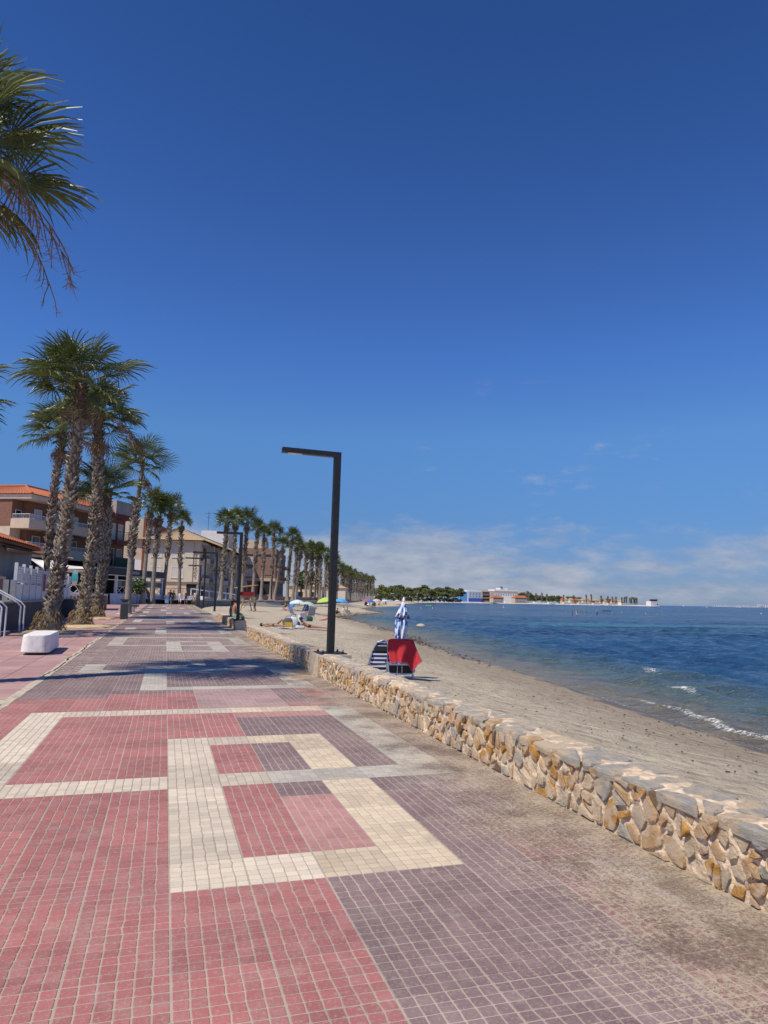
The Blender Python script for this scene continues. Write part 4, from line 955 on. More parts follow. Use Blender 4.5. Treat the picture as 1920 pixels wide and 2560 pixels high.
pr = thing('furled_parasol', 'furled blue and white patterned beach parasol standing behind the red towel', 'parasol', us); pr.rotation_euler = (R(-1), R(6.5), R(15))
m = MB(); m.tube([(0, 0, -.25), (0, 0, H_)], .014, 8); m.build('pole', M_WHITE, pr)
def pleated(prof, seg=48, lob=8):
    rings = []
    for k, (r_, z, d) in enumerate(prof): rings.append([(r_ * (1 + d * math.cos(lob * 6.2832 * j / seg + k * .35) + .10 * math.sin(3 * 6.2832 * j / seg + k)) * math.cos(6.2832 * j / seg), r_ * (1 + d * math.cos(lob * 6.2832 * j / seg + k * .35)) * math.sin(6.2832 * j / seg), z + .02 * d * math.cos(lob * 6.2832 * j / seg)) for j in range(seg)])
    return rings
m = MB(); m.loft(pleated([(.02, H_ - .03, .0), (.055, H_ - .16, .2), (.105, H_ - .33, .3), (.15, H_ - .43, .35), (.135, H_ - .425, .35)])); m.build('vent_canopy', M_PARA, pr, smooth=True)
zb = H_ - .47
m = MB(); m.loft(pleated([(.085, H_ - .38, .2), (.118, zb - .03, .22), (.13, zb - .18, .25), (.122, zb - .33, .25), (.098, zb - .48, .22), (.058, zb - .585, .15), (.085, zb - .66, .3), (.11, zb - .76, .35), (.10, zb - .765, .35)])); m.build('canopy', M_PARA, pr, smooth=True)
m = MB(); m.lathe([(.062, zb - .60), (.066, zb - .585), (.062, zb - .57)], 16); m.build('tie_strap', mat('strap_navy', (.02, .03, .09), .8, 0), pr)
m = MB(); m.lathe([(.0, H_ + .05), (.022, H_ + .045), (.028, H_ + .01), (.035, H_ - .04), (.02, H_ - .05)], 12); m.build('finial', M_WHITE, pr)
# ================================================================== BUILDINGS AND TERRACES
M_CREAM = mat('render_cream', (.60, .49, .37), .9, .08, 1.2, .15, 30)
M_CREAM2 = mat('render_pale', (.64, .57, .47), .9, .07, 1.0, .15, 30)
M_WHITEW = mat('render_white', (.74, .73, .72), .85, .05, 1.0)
M_TRIM = mat('trim_maroon', (.17, .035, .035), .7, .1, 3)
M_CONCG = mat('concrete_grey', (.37, .34, .30), .9, .12, 1.5)
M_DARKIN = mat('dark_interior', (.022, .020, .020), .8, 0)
M_GLASS = mat('window_glass', (.03, .035, .04), .08, 0, spec=.6)
M_SHUT = mat('roller_shutter', (.62, .60, .55), .7, .05, 8)
M_RAILW = mat('rail_white', (.70, .72, .76), .45, .04, 6)
M_RAILSHADE = mat('fence_white_shaded', (.36, .37, .42), .6, .08, 6)  # white fence boards, greyed so the colour itself carries their shade
M_RAILD = mat('rail_dark', (.03, .03, .035), .5, 0)
M_WOODB = mat('pergola_wood', (.23, .095, .04), .75, .2, 6)
M_WOODL = mat('picket_wood', (.31, .19, .10), .85, .22, 9)
M_FASC = mat('fascia_black', (.014, .014, .016), .55, .1, 3)
M_GREEN = mat('awning_green', (.02, .07, .04), .8, .1, 6)
def brick_mat(name, c1, c2, mortar, sc):
    m = bpy.data.materials.new(name); n, l, b = nodes(m); t = n.new('ShaderNodeTexCoord'); mp = n.new('ShaderNodeMapping'); l.new(t.outputs['Object'], mp.inputs[0]); b.inputs['Roughness'].default_value = .9
    sp = n.new('ShaderNodeSeparateXYZ'); l.new(mp.outputs[0], sp.inputs[0]); ad = n.new('ShaderNodeMath'); l.new(sp.outputs['X'], ad.inputs[0]); l.new(sp.outputs['Y'], ad.inputs[1])
    cb = n.new('ShaderNodeCombineXYZ'); l.new(ad.outputs[0], cb.inputs[0]); l.new(sp.outputs['Z'], cb.inputs[1])
    k = n.new('ShaderNodeTexBrick'); l.new(cb.outputs[0], k.inputs['Vector']); k.inputs['Scale'].default_value = sc; k.inputs['Color1'].default_value = (*c1, 1); k.inputs['Color2'].default_value = (*c2, 1); k.inputs['Mortar'].default_value = (*mortar, 1); k.inputs['Mortar Size'].default_value = .018
    l.new(k.outputs['Color'], b.inputs['Base Color']); return m
M_BRICK = brick_mat('brick_brown', (.24, .105, .062), (.17, .07, .045), (.30, .22, .17), 3.2)
M_BRICKR = brick_mat('brick_red', (.27, .075, .05), (.21, .055, .04), (.25, .12, .09), 3.0)
M_BRICKP = brick_mat('brick_rose', (.32, .175, .13), (.26, .135, .10), (.36, .26, .2), 2.6)
def tile_mat(name, c, c2):
    m = mat(name, c, .85, .2, 9, c2=c2); return m
M_TILE = tile_mat('roof_tile_orange', (.52, .17, .075), (.33, .095, .045)); M_TILET = tile_mat('roof_tile_tan', (.46, .34, .22), (.33, .23, .14))
def part(name, m, root, *boxes):
    mb = MB()
    for b_ in boxes: mb.box(*b_)
    return mb.build(name, m, root)
def window(root, face, u, z, w, h, d=0.0, pane=M_GLASS, frame=M_WHITEW, name='window'):
    "face 'x': on the side wall at x = d, u along y; face 'y': on the front wall at y = d, u along x"
    t = .07; f = MB(); pn = MB()
    def bx(mb, a0, a1, z0, z1, o0, o1):
        if face == 'x': mb.box(d + o0, d + o1, a0, a1, z0, z1)
        else: mb.box(a0, a1, d - o1, d - o0, z0, z1)
    bx(f, u - w / 2 - t, u - w / 2, z, z + h, -.02, .05); bx(f, u + w / 2, u + w / 2 + t, z, z + h, -.02, .05); bx(f, u - w / 2 - t, u + w / 2 + t, z + h, z + h + t, -.02, .05); bx(f, u - w / 2 - t - .05, u + w / 2 + t + .05, z - t, z, -.02, .09)
    fo = f.build(name, frame, root); bx(pn, u - w / 2, u + w / 2, z, z + h, -.015, .012); pn.build('pane', pane, fo); return fo
def railing(root, pts, h, m=M_RAILW, gap=.16, name='railing', r=.018):
    mb = MB()
    for a, b_ in zip(pts, pts[1:]):
        a, b_ = Vector(a), Vector(b_); n = max(1, int((b_ - a).length / gap)); U = Vector((0, 0, h))
        mb.tube([a + U, b_ + U], r * 1.5, 5); mb.tube([a + U * .08, b_ + U * .08], r, 4)
        for k in range(n + 1): q = a.lerp(b_, k / n); mb.tube([q, q + U], r if k % 8 else r * 1.6, 4)
    return mb.build(name, m, root)
def hip_roof(root, x0, x1, y0, y1, z0, z1, m, over=.7, inset=2.5, name='roof'):
    "corrugated tile rows on four slopes"
    mb = MB(); X0_, X1_, Y0_, Y1_ = x0 - over, x1 + over, y0 - over, y1 + over; xi0, xi1, yi0, yi1 = x0 + inset, x1 - inset, y0 + inset, y1 - inset
    def slope(a, b_, c, d, n):
        a, b_, c, d = map(Vector, (a, b_, c, d)); top, bot = [], []
        nrm = (b_ - a).cross(d - a).normalized(); k = 2 * n
        for i in range(k + 1): t = i / k; o = nrm * (.06 if i % 2 else 0); bot.append(a.lerp(b_, t) + o); top.append(d.lerp(c, t) + o)
        for i in range(k): mb.quad([bot[i], bot[i + 1], top[i + 1], top[i]])
    slope((X1_, Y0_, z0), (X1_, Y1_, z0), (xi1, yi1, z1), (xi1, yi0, z1), int((Y1_ - Y0_) / .34)); slope((X0_, Y0_, z0), (X1_, Y0_, z0), (xi1, yi0, z1), (xi0, yi0, z1), int((X1_ - X0_) / .34))
    slope((X1_, Y1_, z0), (X0_, Y1_, z0), (xi0, yi1, z1), (xi1, yi1, z1), 20); slope((X0_, Y1_, z0), (X0_, Y0_, z0), (xi0, yi0, z1), (xi0, yi1, z1), 20)
    mb.quad([(xi0, yi0, z1), (xi1, yi0, z1), (xi1, yi1, z1), (xi0, yi1, z1)])
    o = mb.build(name, m, root); rd = MB(); rd.tube([(X1_, Y0_, z0 + .05), (xi1, yi0, z1 + .08)], .12, 6); rd.tube([(xi1, yi0, z1 + .08), (xi1, yi1, z1 + .08)], .12, 6); rd.tube([(xi0, yi0, z1 + .08), (xi1, yi0, z1 + .08)], .12, 6); rd.build('ridge', m, o); return o
# --- brick house with balconies and tiled roof
b1 = thing('apartment_house', 'brick and cream house with orange tiled roof and long balconies behind the palms', 'building', (-13.5, 77, .38), -math.atan2(8.3, 16))
L1 = 14.5
part('wall', M_BRICK, b1, (-12, -1.5, 1.6, L1, 4.9, 10.5), (-12, -2.1, .02, 1.6, 7.7, 10.5))
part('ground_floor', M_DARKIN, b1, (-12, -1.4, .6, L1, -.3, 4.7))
part('corner_wall', M_CREAM, b1, (-12, -2.105, -.01, 1.55, 4.72, 7.7))
for k, z in enumerate((4.72, 7.52)):
    part('balcony', M_CREAM, b1, (-2.1, 0, 0, .14, z, z + .95), (-.14, 0, .145, L1, z, z + .95), (-2.1, -.145, .145, L1, z, z + .18))
    railing(b1, [(-2.0, .07, z + .95), (-.07, .07, z + .95), (-.07, L1, z + .95)], .48)
part('eaves', M_CREAM2, b1, (-12, .15, -.15, L1, 10.5, 10.95)); hip_roof(b1, -12, 0, 0, L1 + 2, 10.96, 12.25, M_TILE, .35, 3.0)
for k, z in enumerate((4.95, 7.75)):
    for u in (3.2, 6.4, 9.6, 12.6): window(b1, 'x', u, z, 1.1, 1.95, -1.5, M_GLASS if (k + int(u)) % 2 else M_SHUT)
window(b1, 'x', 1.0, 7.8, .8, 1.6, -2.1, M_GLASS)
aw = MB(); aw.quad([(-.16, 2.0, 7.45), (-.16, 9, 7.45), (.35, 9, 7.2), (.35, 2.0, 7.2)]); aw.quad([(-.16, 9, 7.43), (-.16, 2.0, 7.43), (.35, 2.0, 7.18), (.35, 9, 7.18)]); aw.build('awning', M_GREEN, b1)
# --- grey-parapet house next to it
b1b = thing('apartment_house', 'narrow brick house with grey parapet and maroon balcony bands', 'building', (-13.5 + .46 * 14.8, 77 + .888 * 14.8, .42), -math.atan2(8.3, 16))
part('wall', M_BRICK, b1b, (-10, -.6, 0, 4.0, -.3, 10.3)); part('parapet', M_CONCG, b1b, (-10, .55, -.2, 4.1, 10.8, 12.4)); part('trim', M_TRIM, b1b, (-10, .6, -.25, 4.15, 10.3, 10.8))
part('roof_hut', M_CONCG, b1b, (-9, -3, 1.5, 4, 12.4, 13.8))
part('balcony', M_TRIM, b1b, (-.6, .9, -.1, 4.3, 7.15, 7.6)); railing(b1b, [(.85, -.05, 7.6), (.85, 4.25, 7.6), (-.55, 4.25, 7.6)], 1.05, M_RAILD, .3)
part('balcony', M_CREAM, b1b, (-.6, .9, -.1, 4.3, 3.9, 4.35)); part('balcony_screen', M_GREEN, b1b, (.8, .86, -.05, 4.25, 4.35, 5.5))
for z in (4.6, 7.7):
    for u in (1.2, 2.9): window(b1b, 'x', u, z, .95, 2.0, -.6, M_SHUT if z > 6 else M_GLASS)
# --- cream and red brick block
b2 = thing('apartment_block', 'tall block with blank cream gable and red brick side', 'building', (-3.5, 112, .5), -math.atan2(4.6, 23))
part('wall', M_BRICKR, b2, (-9, 0, .02, 23, -.4, 12.6)); part('gable', M_CREAM, b2, (-9, -.02, -.06, .02, 6.2, 12.55)); part('painted_gable', M_WHITEW, b2, (-9, -.02, -.07, .02, 3.0, 6.2)); part('gable_base', M_CREAM, b2, (-9, -.02, -.06, .02, -.4, 3.0)); part('corner_pier', M_BRICKR, b2, (-.3, .03, -.09, .02, -.4, 12.7))
for z in (4.2, 7.3, 10.2):
    for u in (5, 9, 13, 17, 21): window(b2, 'x', u, z, 1.3, 1.5, 0.0, M_SHUT)
part('balcony', M_CREAM2, b2, (0, 1.1, 15, 22, 9.3, 9.6)); part('balcony', M_CREAM2, b2, (0, 1.1, 15, 22, 5.9, 6.2))
lh = thing('tiled_outhouse', 'low tiled roof and pale wall between the two brick houses', 'building', (-8.6, 103, .45), -.2); part('wall', M_CREAM2, lh, (-3, 2.2, 0, 3, 0, 5.2)); hip_roof(lh, -3, 2.2, 0, 3, 5.2, 6.2, M_TILE, .3, 1.2)
# --- cream corner house with vertical lettering
b3 = thing('apartment_house', 'cream corner house with tan tiled roof, balconies and vertical lettering', 'building', (4.6, 110, .75), -math.atan2(15.1, 55))
D3 = 46
part('wall', M_CREAM2, b3, (-9, 0, 0, 6.0, 2.8, 9.1), (-9, -1.6, 6.0, D3, 2.8, 9.1)); part('ground_floor', M_CREAM, b3, (-9, -.25, .25, D3, -.6, 2.8)); part('corner_pier', M_CREAM2, b3, (-2.2, -.9, -.12, -.001, 2.8, 9.0))
hip_roof(b3, -9, 0, 0, D3, 9.1, 11.2, M_TILET, .9, 4.0)
for z in (3.4, 6.5): window(b3, 'y', -3.2, z, 1.7, 1.55, 0, M_SHUT); window(b3, 'y', -6.5, z, 1.5, 1.5, 0, M_SHUT)
window(b3, 'y', -1.0, .2, 1.6, 2.3, .25, M_DARKIN)
for k, z in enumerate((2.75, 5.85)):
    for j, y in enumerate((1.0, 9.0, 17.0, 25.0, 33.0, 40.0)):
        part('balcony', M_CREAM2, b3, (-1.55, .5, y, y + 4.6, z, z + .25), (.38, .5, y, y + 4.6, z + .25, z + .75)); railing(b3, [(.44, y, z + .75), (.44, y + 4.6, z + .75)], .45, M_RAILW if j % 2 else M_RAILD, .3)
        window(b3, 'x', y + 2.3, z + .3, 2.6, 2.1, -1.6 if y > 6 else 0.0, M_GLASS if (j + k) % 3 else M_SHUT)
for j in range(11): part('pillar', M_CREAM2, b3, (-1.6, .1, 6.6 + j * 3.6, 7.0 + j * 3.6, 2.8, 9.0))
for j in range(6): window(b3, 'x', 4 + j * 7, .2, 1.5, 2.1, -.25, M_GLASS if j % 2 else M_DARKIN)
aw = MB(); aw.quad([(.0, 1.0, 8.7), (.0, 5.5, 8.7), (1.3, 5.5, 7.4), (1.3, 1.0, 7.4)]); aw.quad([(.0, 5.5, 8.68), (.0, 1.0, 8.68), (1.3, 1.0, 7.38), (1.3, 5.5, 7.38)]); aw.build('awning', M_CREAM, b3)
M_LETTER = mat('letter_brown', (.16, .07, .02), .6, 0)
def text(s, size, m, name, parent, loc, rot, ext=.01, align='CENTER'):
    c = bpy.data.curves.new(name, 'FONT'); c.body = s; c.size = size; c.extrude = ext; c.align_x = align; c.materials.append(m)
    t_ = bpy.data.objects.new(name, c); col.objects.link(t_); bpy.context.view_layer.update(); me_ = bpy.data.meshes.new_from_object(t_.evaluated_get(bpy.context.evaluated_depsgraph_get())); bpy.data.objects.remove(t_); me_.materials.clear(); me_.materials.append(m)
    return link(name, me_, parent, loc, rot)
for i, ch in enumerate('BRISAMAR'): text(ch, .62, M_LETTER, 'letter', b3, (-.55, -.13, 7.1 - i * .52), (R(90), 0, 0))
whb = thing('white_building', 'plain white block showing above the tan tiled roof', 'building', (6.4, 150, .8), -.2); part('wall', M_WHITEW, whb, (0, 5.8, 0, 9, 0, 14.3)); part('chimney', M_WHITEW, whb, (-1.6, -.6, -6, -5, 8, 13.4)); part('side_recess', M_CONCG, whb, (5.2, 5.81, -.02, .5, 9, 14))
an = MB(); an.tube([(1.2, 1, 14.2), (1.2, 1, 18.4)], .04, 4); an.tube([(.4, 1, 18.0), (2.0, 1, 18.0)], .03, 4); an.tube([(.7, 1, 17.2), (1.7, 1, 17.2)], .03, 4); an.build('aerial', M_RAILD, whb)
# --- rose brick house
b4 = thing('apartment_house', 'rose brick house with cream bands beyond the cream corner house', 'building', (22.2, 150, .9), -math.atan2(6.8, 28))
part('wall', M_BRICKP, b4, (-8, 0, 0, 26, 4.6, 10.6)); part('band', M_CREAM, b4, (-8.02, .06, -.06, 26, 4.0, 4.6)); part('parapet', M_BRICKP, b4, (-8.02, .08, -.08, 26, 9.7, 11.0)); part('ground_floor', M_BRICKP, b4, (-8, -.3, .3, 26, 1.2, 4.0)); part('stone_base', M_CONCG, b4, (-8, -.2, .2, 26, -.8, 1.2)); part('dark_band', M_RAILD, b4, (-8.03, .09, -.09, 26, 9.4, 9.7))
part('loggia', M_DARKIN, b4, (-3.6, -1.0, .18, .4, 1.2, 3.9)); part('roof_block', M_CREAM, b4, (-7.5, -2.5, 3, 8, 11, 13)); part('annex', M_BRICKP, b4, (-12, -8.01, 1, 10, -.5, 8.0))
for z in (5.0, 7.6): window(b4, 'y', -5.6, z, 1.5, 1.5, 0, M_SHUT); 
for y in (3, 8, 13, 18, 23):
    for z in (1.4, 5.0, 7.5): window(b4, 'x', y, z, 2.4, 1.9, 0.0 if z > 4 else -.3, M_DARKIN)
    part('balcony', M_BRICKP, b4, (0, .9, y - 1.6, y + 1.6, 4.65, 5.3)); part('balcony', M_BRICKP, b4, (0, .9, y - 1.6, y + 1.6, 7.3, 7.9))
# --- small houses along the far promenade
for i, (px_, py0, py1, Y, w, c, lb) in enumerate(((722, 1446, 1490, 190, 9, M_CREAM, 'small cream house with tiled roof right of the rose brick house'), (775, 1452, 1492, 215, 11, M_CREAM2, 'pale house between the palm trunks left of the near lamp'), (800, 1466, 1494, 230, 8, M_BRICKP, 'low reddish house glimpsed behind the palm cluster'))):
    p = at(px_, py1, Y); h = at(px_, py0, Y).z - p.z; o = thing('small_house', lb, 'house', (p.x, Y, .8), -.35); part('wall', c, o, (0, w, 0, 8, 0, h * .8)); hip_roof(o, 0, w, 0, 8, h * .8, h, M_TILET, .4, 2.2); window(o, 'y', w * .35, h * .2, 1.4, 1.4); window(o, 'y', w * .72, h * .2, 1.4, 1.4)

# --- bar terrace with black fascia
tr_ = thing('bar_terrace', 'open bar terrace with white posts, black fascia and white parapet behind the palms', 'building', (-7.4, 76.5, .36), -math.atan2(6.4, 14.5))
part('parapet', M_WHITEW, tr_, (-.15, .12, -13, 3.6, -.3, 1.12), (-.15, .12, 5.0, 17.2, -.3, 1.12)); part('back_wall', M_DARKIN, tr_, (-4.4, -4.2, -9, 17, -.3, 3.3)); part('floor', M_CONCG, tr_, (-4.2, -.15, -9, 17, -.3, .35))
for y in (1.6, 5.4, 8.3, 11.2, 14.2, 17.0): part('post', M_WHITEW, tr_, (-.14, .10, y - .13, y + .13, 1.122, 3.12))
part('beam', M_WHITEW, tr_, (-.1, .08, 1.74, 17.2, 2.62, 2.70), (-.12, .14, 1.4, 17.3, 3.122, 3.2)); part('fascia', M_FASC, tr_, (-4.3, .18, 1.4, 17.4, 3.202, 3.95)); part('side_glass', M_GLASS, tr_, (-.02, .02, 5.6, 17, 2.0, 2.6))
M_SIGNW = mat('sign_white', (.7, .7, .7), .6, 0)
text('market', .62, M_SIGNW, 'lettering', tr_, (.2, 9.4, 3.42), (R(90), 0, R(90)))
for a, b_ in ((5.5, 8.2), (8.4, 11.1), (11.3, 14.1), (14.3, 16.9), (-6, -3), (-2.8, .2)):
    m = MB(); z0, z1 = 1.14, 1.95
    for p, q in (((0, a, z1), (0, b_, z1)), ((0, a, z0 + .05), (0, b_, z0 + .05)), ((0, a, z0), (0, (a + b_) / 2, z1)), ((0, b_, z0), (0, (a + b_) / 2, z1)), ((0, a, z1), (0, (a + b_) / 2, z0)), ((0, b_, z1), (0, (a + b_) / 2, z0))): m.tube([p, q], .035, 5)
    m.build('cross_railing', M_RAILW, tr_)
for j in range(9): part('table_leg', M_WHITEW, tr_, (-1.6, -1.5, -6 + j * 2.4, -5.9 + j * 2.4, .35, 1.1), (-2.0, -1.1, -6.4 + j * 2.4, -5.5 + j * 2.4, 1.1, 1.15))
# low planted wall of the children's corner, curving on to the right
pw = thing('planter_wall', 'low white wall with glass screen behind the walking family', 'wall', (0, 0, 0)); m = MB(); pts = [(-.2, 91.5), (1.5, 92.5), (3.2, 92.8), (4.6, 92.2)]
for a, b_ in zip(pts, pts[1:]): m.loft([[(a[0], a[1], .2), (b_[0], b_[1], .2), (b_[0], b_[1] + .25, .2), (a[0], a[1] + .25, .2)], [(a[0], a[1], 1.45), (b_[0], b_[1], 1.45), (b_[0], b_[1] + .25, 1.45), (a[0], a[1] + .25, 1.45)]])
m.build('parapet', M_WHITEW, pw); railing(pw, [(-.2, 91.6, 1.45), (1.5, 92.6, 1.45), (3.2, 92.9, 1.45)], .9, M_RAILD, .45)
# shade sails, pergola, surfboard sign
M_SAIL = mat('shade_sail', (.72, .70, .69), .85, .05, 2)
def sail(label, a, b_, c, d, sag=.35):
    a, b_, c, d = map(Vector, (a, b_, c, d)); m = MB(); N = 8; pts = []
    for i in range(N + 1):
        for j in range(N + 1):
            u, v = i / N, j / N; p = a.lerp(b_, u).lerp(d.lerp(c, u), v); p.z -= sag * math.sin(math.pi * u) * math.sin(math.pi * v) + .12 * math.sin(math.pi * u) * (1 - v); pts.append(p)
    m.raw(pts, [(i * (N + 1) + j, i * (N + 1) + j + 1, (i + 1) * (N + 1) + j + 1, (i + 1) * (N + 1) + j) for i in range(N) for j in range(N)])
    o = m.build('shade_sail', M_SAIL, smooth=True); s = o.modifiers.new('t', 'SOLIDIFY'); s.thickness = .02; return tag(o, label, 'shade sail')
sail('white shade sail slung from the brick house over the bar', at(68, 1392, 60), at(135, 1400, 58), at(160, 1432, 54), at(118, 1425, 54)); sail('second white shade sail stretched behind the thick palm trunk', at(110, 1402, 60), at(240, 1418, 62), at(238, 1428, 56), at(120, 1420, 56))
pg = thing('pergola', 'brown wooden pergola frame under the shade sails', 'pergola', (0, 0, 0)); m = MB()
c_ = [at(88, 1422, 57), at(150, 1424, 57), at(216, 1424, 60)]
for p in c_: m.tube([(p.x, p.y, .3), p], .06, 5)
m.tube([c_[0], c_[1]], .07, 5); m.tube([c_[1], c_[2]], .07, 5); m.tube([(c_[0].x, c_[0].y, 1.5), (c_[1].x, c_[1].y, 1.5)], .04, 4); m.build('frame', M_WOODB, pg)
sb = at(187, 1444, 50); so_ = thing('surfboard_sign', 'upright turquoise and sand surfboard sign on a slanted post', 'sign', (sb.x, 50, sb.z)); m = MB(); ring = []
for k in range(24): th = 6.2832 * k / 24; ring.append((.20 * math.cos(th) * (1 - .12 * math.sin(th)), .54 * math.sin(th)))
m.loft([[(x, 0, z) for x, z in ring], [(x, .04, z) for x, z in ring]])
def board_mat():
    m_ = bpy.data.materials.new('surfboard_print'); n, l, b = nodes(m_); t = n.new('ShaderNodeTexCoord'); s = n.new('ShaderNodeSeparateXYZ'); l.new(t.outputs['Object'], s.inputs[0]); nz = n.new('ShaderNodeTexNoise'); nz.inputs['Scale'].default_value = 9; l.new(t.outputs['Object'], nz.inputs['Vector'])
    a = n.new('ShaderNodeMath'); a.operation = 'MULTIPLY_ADD'; l.new(nz.outputs['Fac'], a.inputs[0]); a.inputs[1].default_value = .25; l.new(s.outputs['Z'], a.inputs[2]); r = n.new('ShaderNodeValToRGB'); mp = n.new('ShaderNodeMapRange'); l.new(a.outputs[0], mp.inputs['Value']); mp.inputs['From Min'].default_value = -.45; mp.inputs['From Max'].default_value = .6; l.new(mp.outputs[0], r.inputs[0])
    e = r.color_ramp.elements; e[0].position = .28; e[0].color = (.55, .42, .27, 1); e[1].position = .36; e[1].color = (.06, .42, .48, 1); q = e.new(.75); q.color = (.10, .52, .56, 1); q = e.new(.85); q.color = (.35, .68, .66, 1); l.new(r.outputs[0], b.inputs['Base Color']); return m_
m.build('board', board_mat(), so_); m = MB(); m.tube([(.1, .05, -.5), (.75, .05, -1.35), (.75, .05, .3 - sb.z)], .035, 6); m.build('post', M_RAILD, so_)
sd2 = at(372, 1488, 86); o = thing('surfboard', 'dark blue and orange surfboard leaning on the white parapet', 'surfboard', sd2); m = MB(); m.loft([[(x * 1.0, 0, z * 1.5) for x, z in ring], [(x * 1.0, .06, z * 1.5) for x, z in ring]]); q = m.build('board', mat('board_navy', (.05, .05, .16), .4, .3, 3, c2=(.45, .14, .04)), o); q.rotation_euler = (0, R(-24), 0)
ab = G(291, 1508); o = thing('a_board', 'folding chalk board sign standing before the white parapet', 'sign', (ab.x, 80, gz(80)), R(30)); m = MB()
m.quad([(-.35, -.3, 0), (.35, -.3, 0), (.3, 0, 1.15), (-.3, 0, 1.15)]); m.build('front_panel', mat('menu_white', (.6, .6, .6), .7, .3, 9), o); m = MB(); m.quad([(.35, .3, 0), (-.35, .3, 0), (-.3, .02, 1.15), (.3, .02, 1.15)]); m.build('back_panel', M_WOODL, o)
# potted shrub by the far bench
M_BUSH = leaf_mat('shrub_leaf', (.10, .16, .04), (.03, .07, .02), .5)
def leaf_blob(mb, c, r, n, s, rnd, mi=0):
    for _ in range(n):
        d = Vector((rnd.gauss(0, 1), rnd.gauss(0, 1), rnd.gauss(0, 1))).normalized() * (rnd.random() ** .45); p = Vector((c[0] + d.x * r[0], c[1] + d.y * r[1], c[2] + d.z * r[2])); u = Vector((rnd.gauss(0, 1), rnd.gauss(0, 1), rnd.gauss(0, .7))).normalized(); v = u.cross(Vector((rnd.gauss(0, 1), rnd.gauss(0, 1), rnd.gauss(0, 1)))).normalized(); k = s * rnd.uniform(.6, 1.3)
        mb.quad([p - u * k - v * k * .35, p + u * k * .2 - v * k * .6, p + u * k + v * k * .35, p - u * k * .2 + v * k * .6], mi)
sp_ = G(332, 1526); o = thing('potted_shrub', 'leafy green shrub on a thin stem beside the slender palm', 'shrub', (sp_.x, sp_.y + 6, gz(sp_.y + 6))); m = MB(); m.tube([(0, 0, 0), (.03, 0, .9), (-.02, 0, 1.5)], [.06, .045, .03], 6); m.build('stem', M_BARK, o); m = MB(); rb = random.Random(3); leaf_blob(m, (0, 0, 1.9), (.85, .8, .75), 700, .11, rb); m.build('foliage', M_BUSH, o)
# --- podium on the left: steps, rails, white fence, hut
M_PODS = mat('podium_side', (.085, .085, .095), .9, .15, 3, .3, 20)
M_STEP = mat('step_stone', (.16, .15, .15), .9, .15, 5, .2, 30)
pod = thing('podium', 'dark raised podium with steps behind the thick palm', 'podium', (0, 0, 0)); part('block', M_PODS, pod, (-16, -5.35, 26.6, 47, 0, 1.08)); part('coping', M_CONCG, pod, (-16, -5.30, 26.55, 47.05, 1.082, 1.15))
for k in range(6): part('step', M_STEP, pod, (-16, -4.95 - k * .30, 23.6, 26.59, .02, .17 + k * .17))
for yv in (24.3, 25.0, 27.3, 28.0):
    r_ = thing('handrail', 'white tubular handrail on the steps, ' + {24.3: 'nearest of the four', 25.0: 'second of the four', 27.3: 'third of the four', 28.0: 'farthest of the four'}[yv], 'handrail', (0, 0, 0), 0, 'handrails of the steps'); m = MB()
    m.tube([(-6.6, yv, 1.02), (-6.6, yv, 1.92), (-6.45, yv, 1.98), (-4.95, yv, 1.12), (-4.82, yv, .98), (-4.82, yv, .04)], .027, 8); m.build('rail', M_RAILW, r_)
pl = thing('brick_planter', 'tan brick planter with pierced blocks above the steps', 'planter', (0, 0, 0)); part('body', M_BRICKP, pl, (-12, -5.9, 28.6, 29.6, 1.152, 1.95)); part('cap', M_CREAM, pl, (-12.1, -5.85, 28.5, 29.7, 1.952, 2.05))
fc = thing('white_fence', 'white board fence with pierced upper panels on the podium', 'fence', (0, 0, 0))
for k in range(66): 
    y = 30.2 + k * .25; part('board', M_RAILW, fc, (-5.62, -5.58, y, y + .23, 1.153, 1.80))
for k in range(11):
    y = 30.2 + k * 1.5; mb = MB()
    for q in range(6): mb.box(-5.625, -5.575, y + .08, y + 1.38, 1.92 + q * .105, 1.975 + q * .105)
    for q in range(7): mb.box(-5.62, -5.58, y + .08 + q * .2, y + .15 + q * .2, 1.84, 2.5)
    mb.build('pierced_panel', M_RAILW, fc); part('post', M_RAILW, fc, (-5.66, -5.54, y - .08, y + .06, 1.152, 2.62))
for k in range(24): x = -11.5 + k * .25; part('board', M_RAILSHADE, fc, (x, x + .19, 30.1, 30.14, 1.153, 1.95))
part('notice', mat('notice_red', (.25, .03, .03), .6, 0), fc, (-5.55, -5.53, 36.2, 36.9, 1.55, 2.35))
hut = thing('beach_hut', 'old rendered hut with tiled roof at the frame edge', 'building', (-7.0, 31.6, 1.1), R(-4)); part('wall', M_CONCG, hut, (-6, 0, 0, 7, 0, 2.45)); part('doorway', M_DARKIN, hut, (-.9, -.4, -.03, .1, 0, 1.9)); part('red_sign', mat('sign_red', (.33, .02, .03), .6, 0), hut, (-2.6, -1.35, -.06, .02, 1.05, 1.9)); part('eaves', M_WOODB, hut, (-6.3, .32, -.3, 7.3, 2.45, 2.58)); hip_roof(hut, -6.2, .1, -.1, 7.1, 2.58, 3.6, M_TILE, .35, 2.6)  # hut wall takes a darker grey, its shade put into the colour
ver = thing('lean_to', 'long thin lean-to roof on white posts beside the hut', 'canopy', (0, 0, 0)); m = MB(); q = [at(20, 1378, 31), at(133, 1392, 46), at(90, 1376, 50), at(0, 1362, 36)]
m.loft([[p for p in q], [p + Vector((0, 0, .10)) for p in q]]); m.build('roof', M_WOODB, ver); m = MB(); m.tube([q[1] + Vector((.05, 0, .05)), at(182, 1396, 47)], .06, 5); m.build('front_beam', M_CREAM, ver)
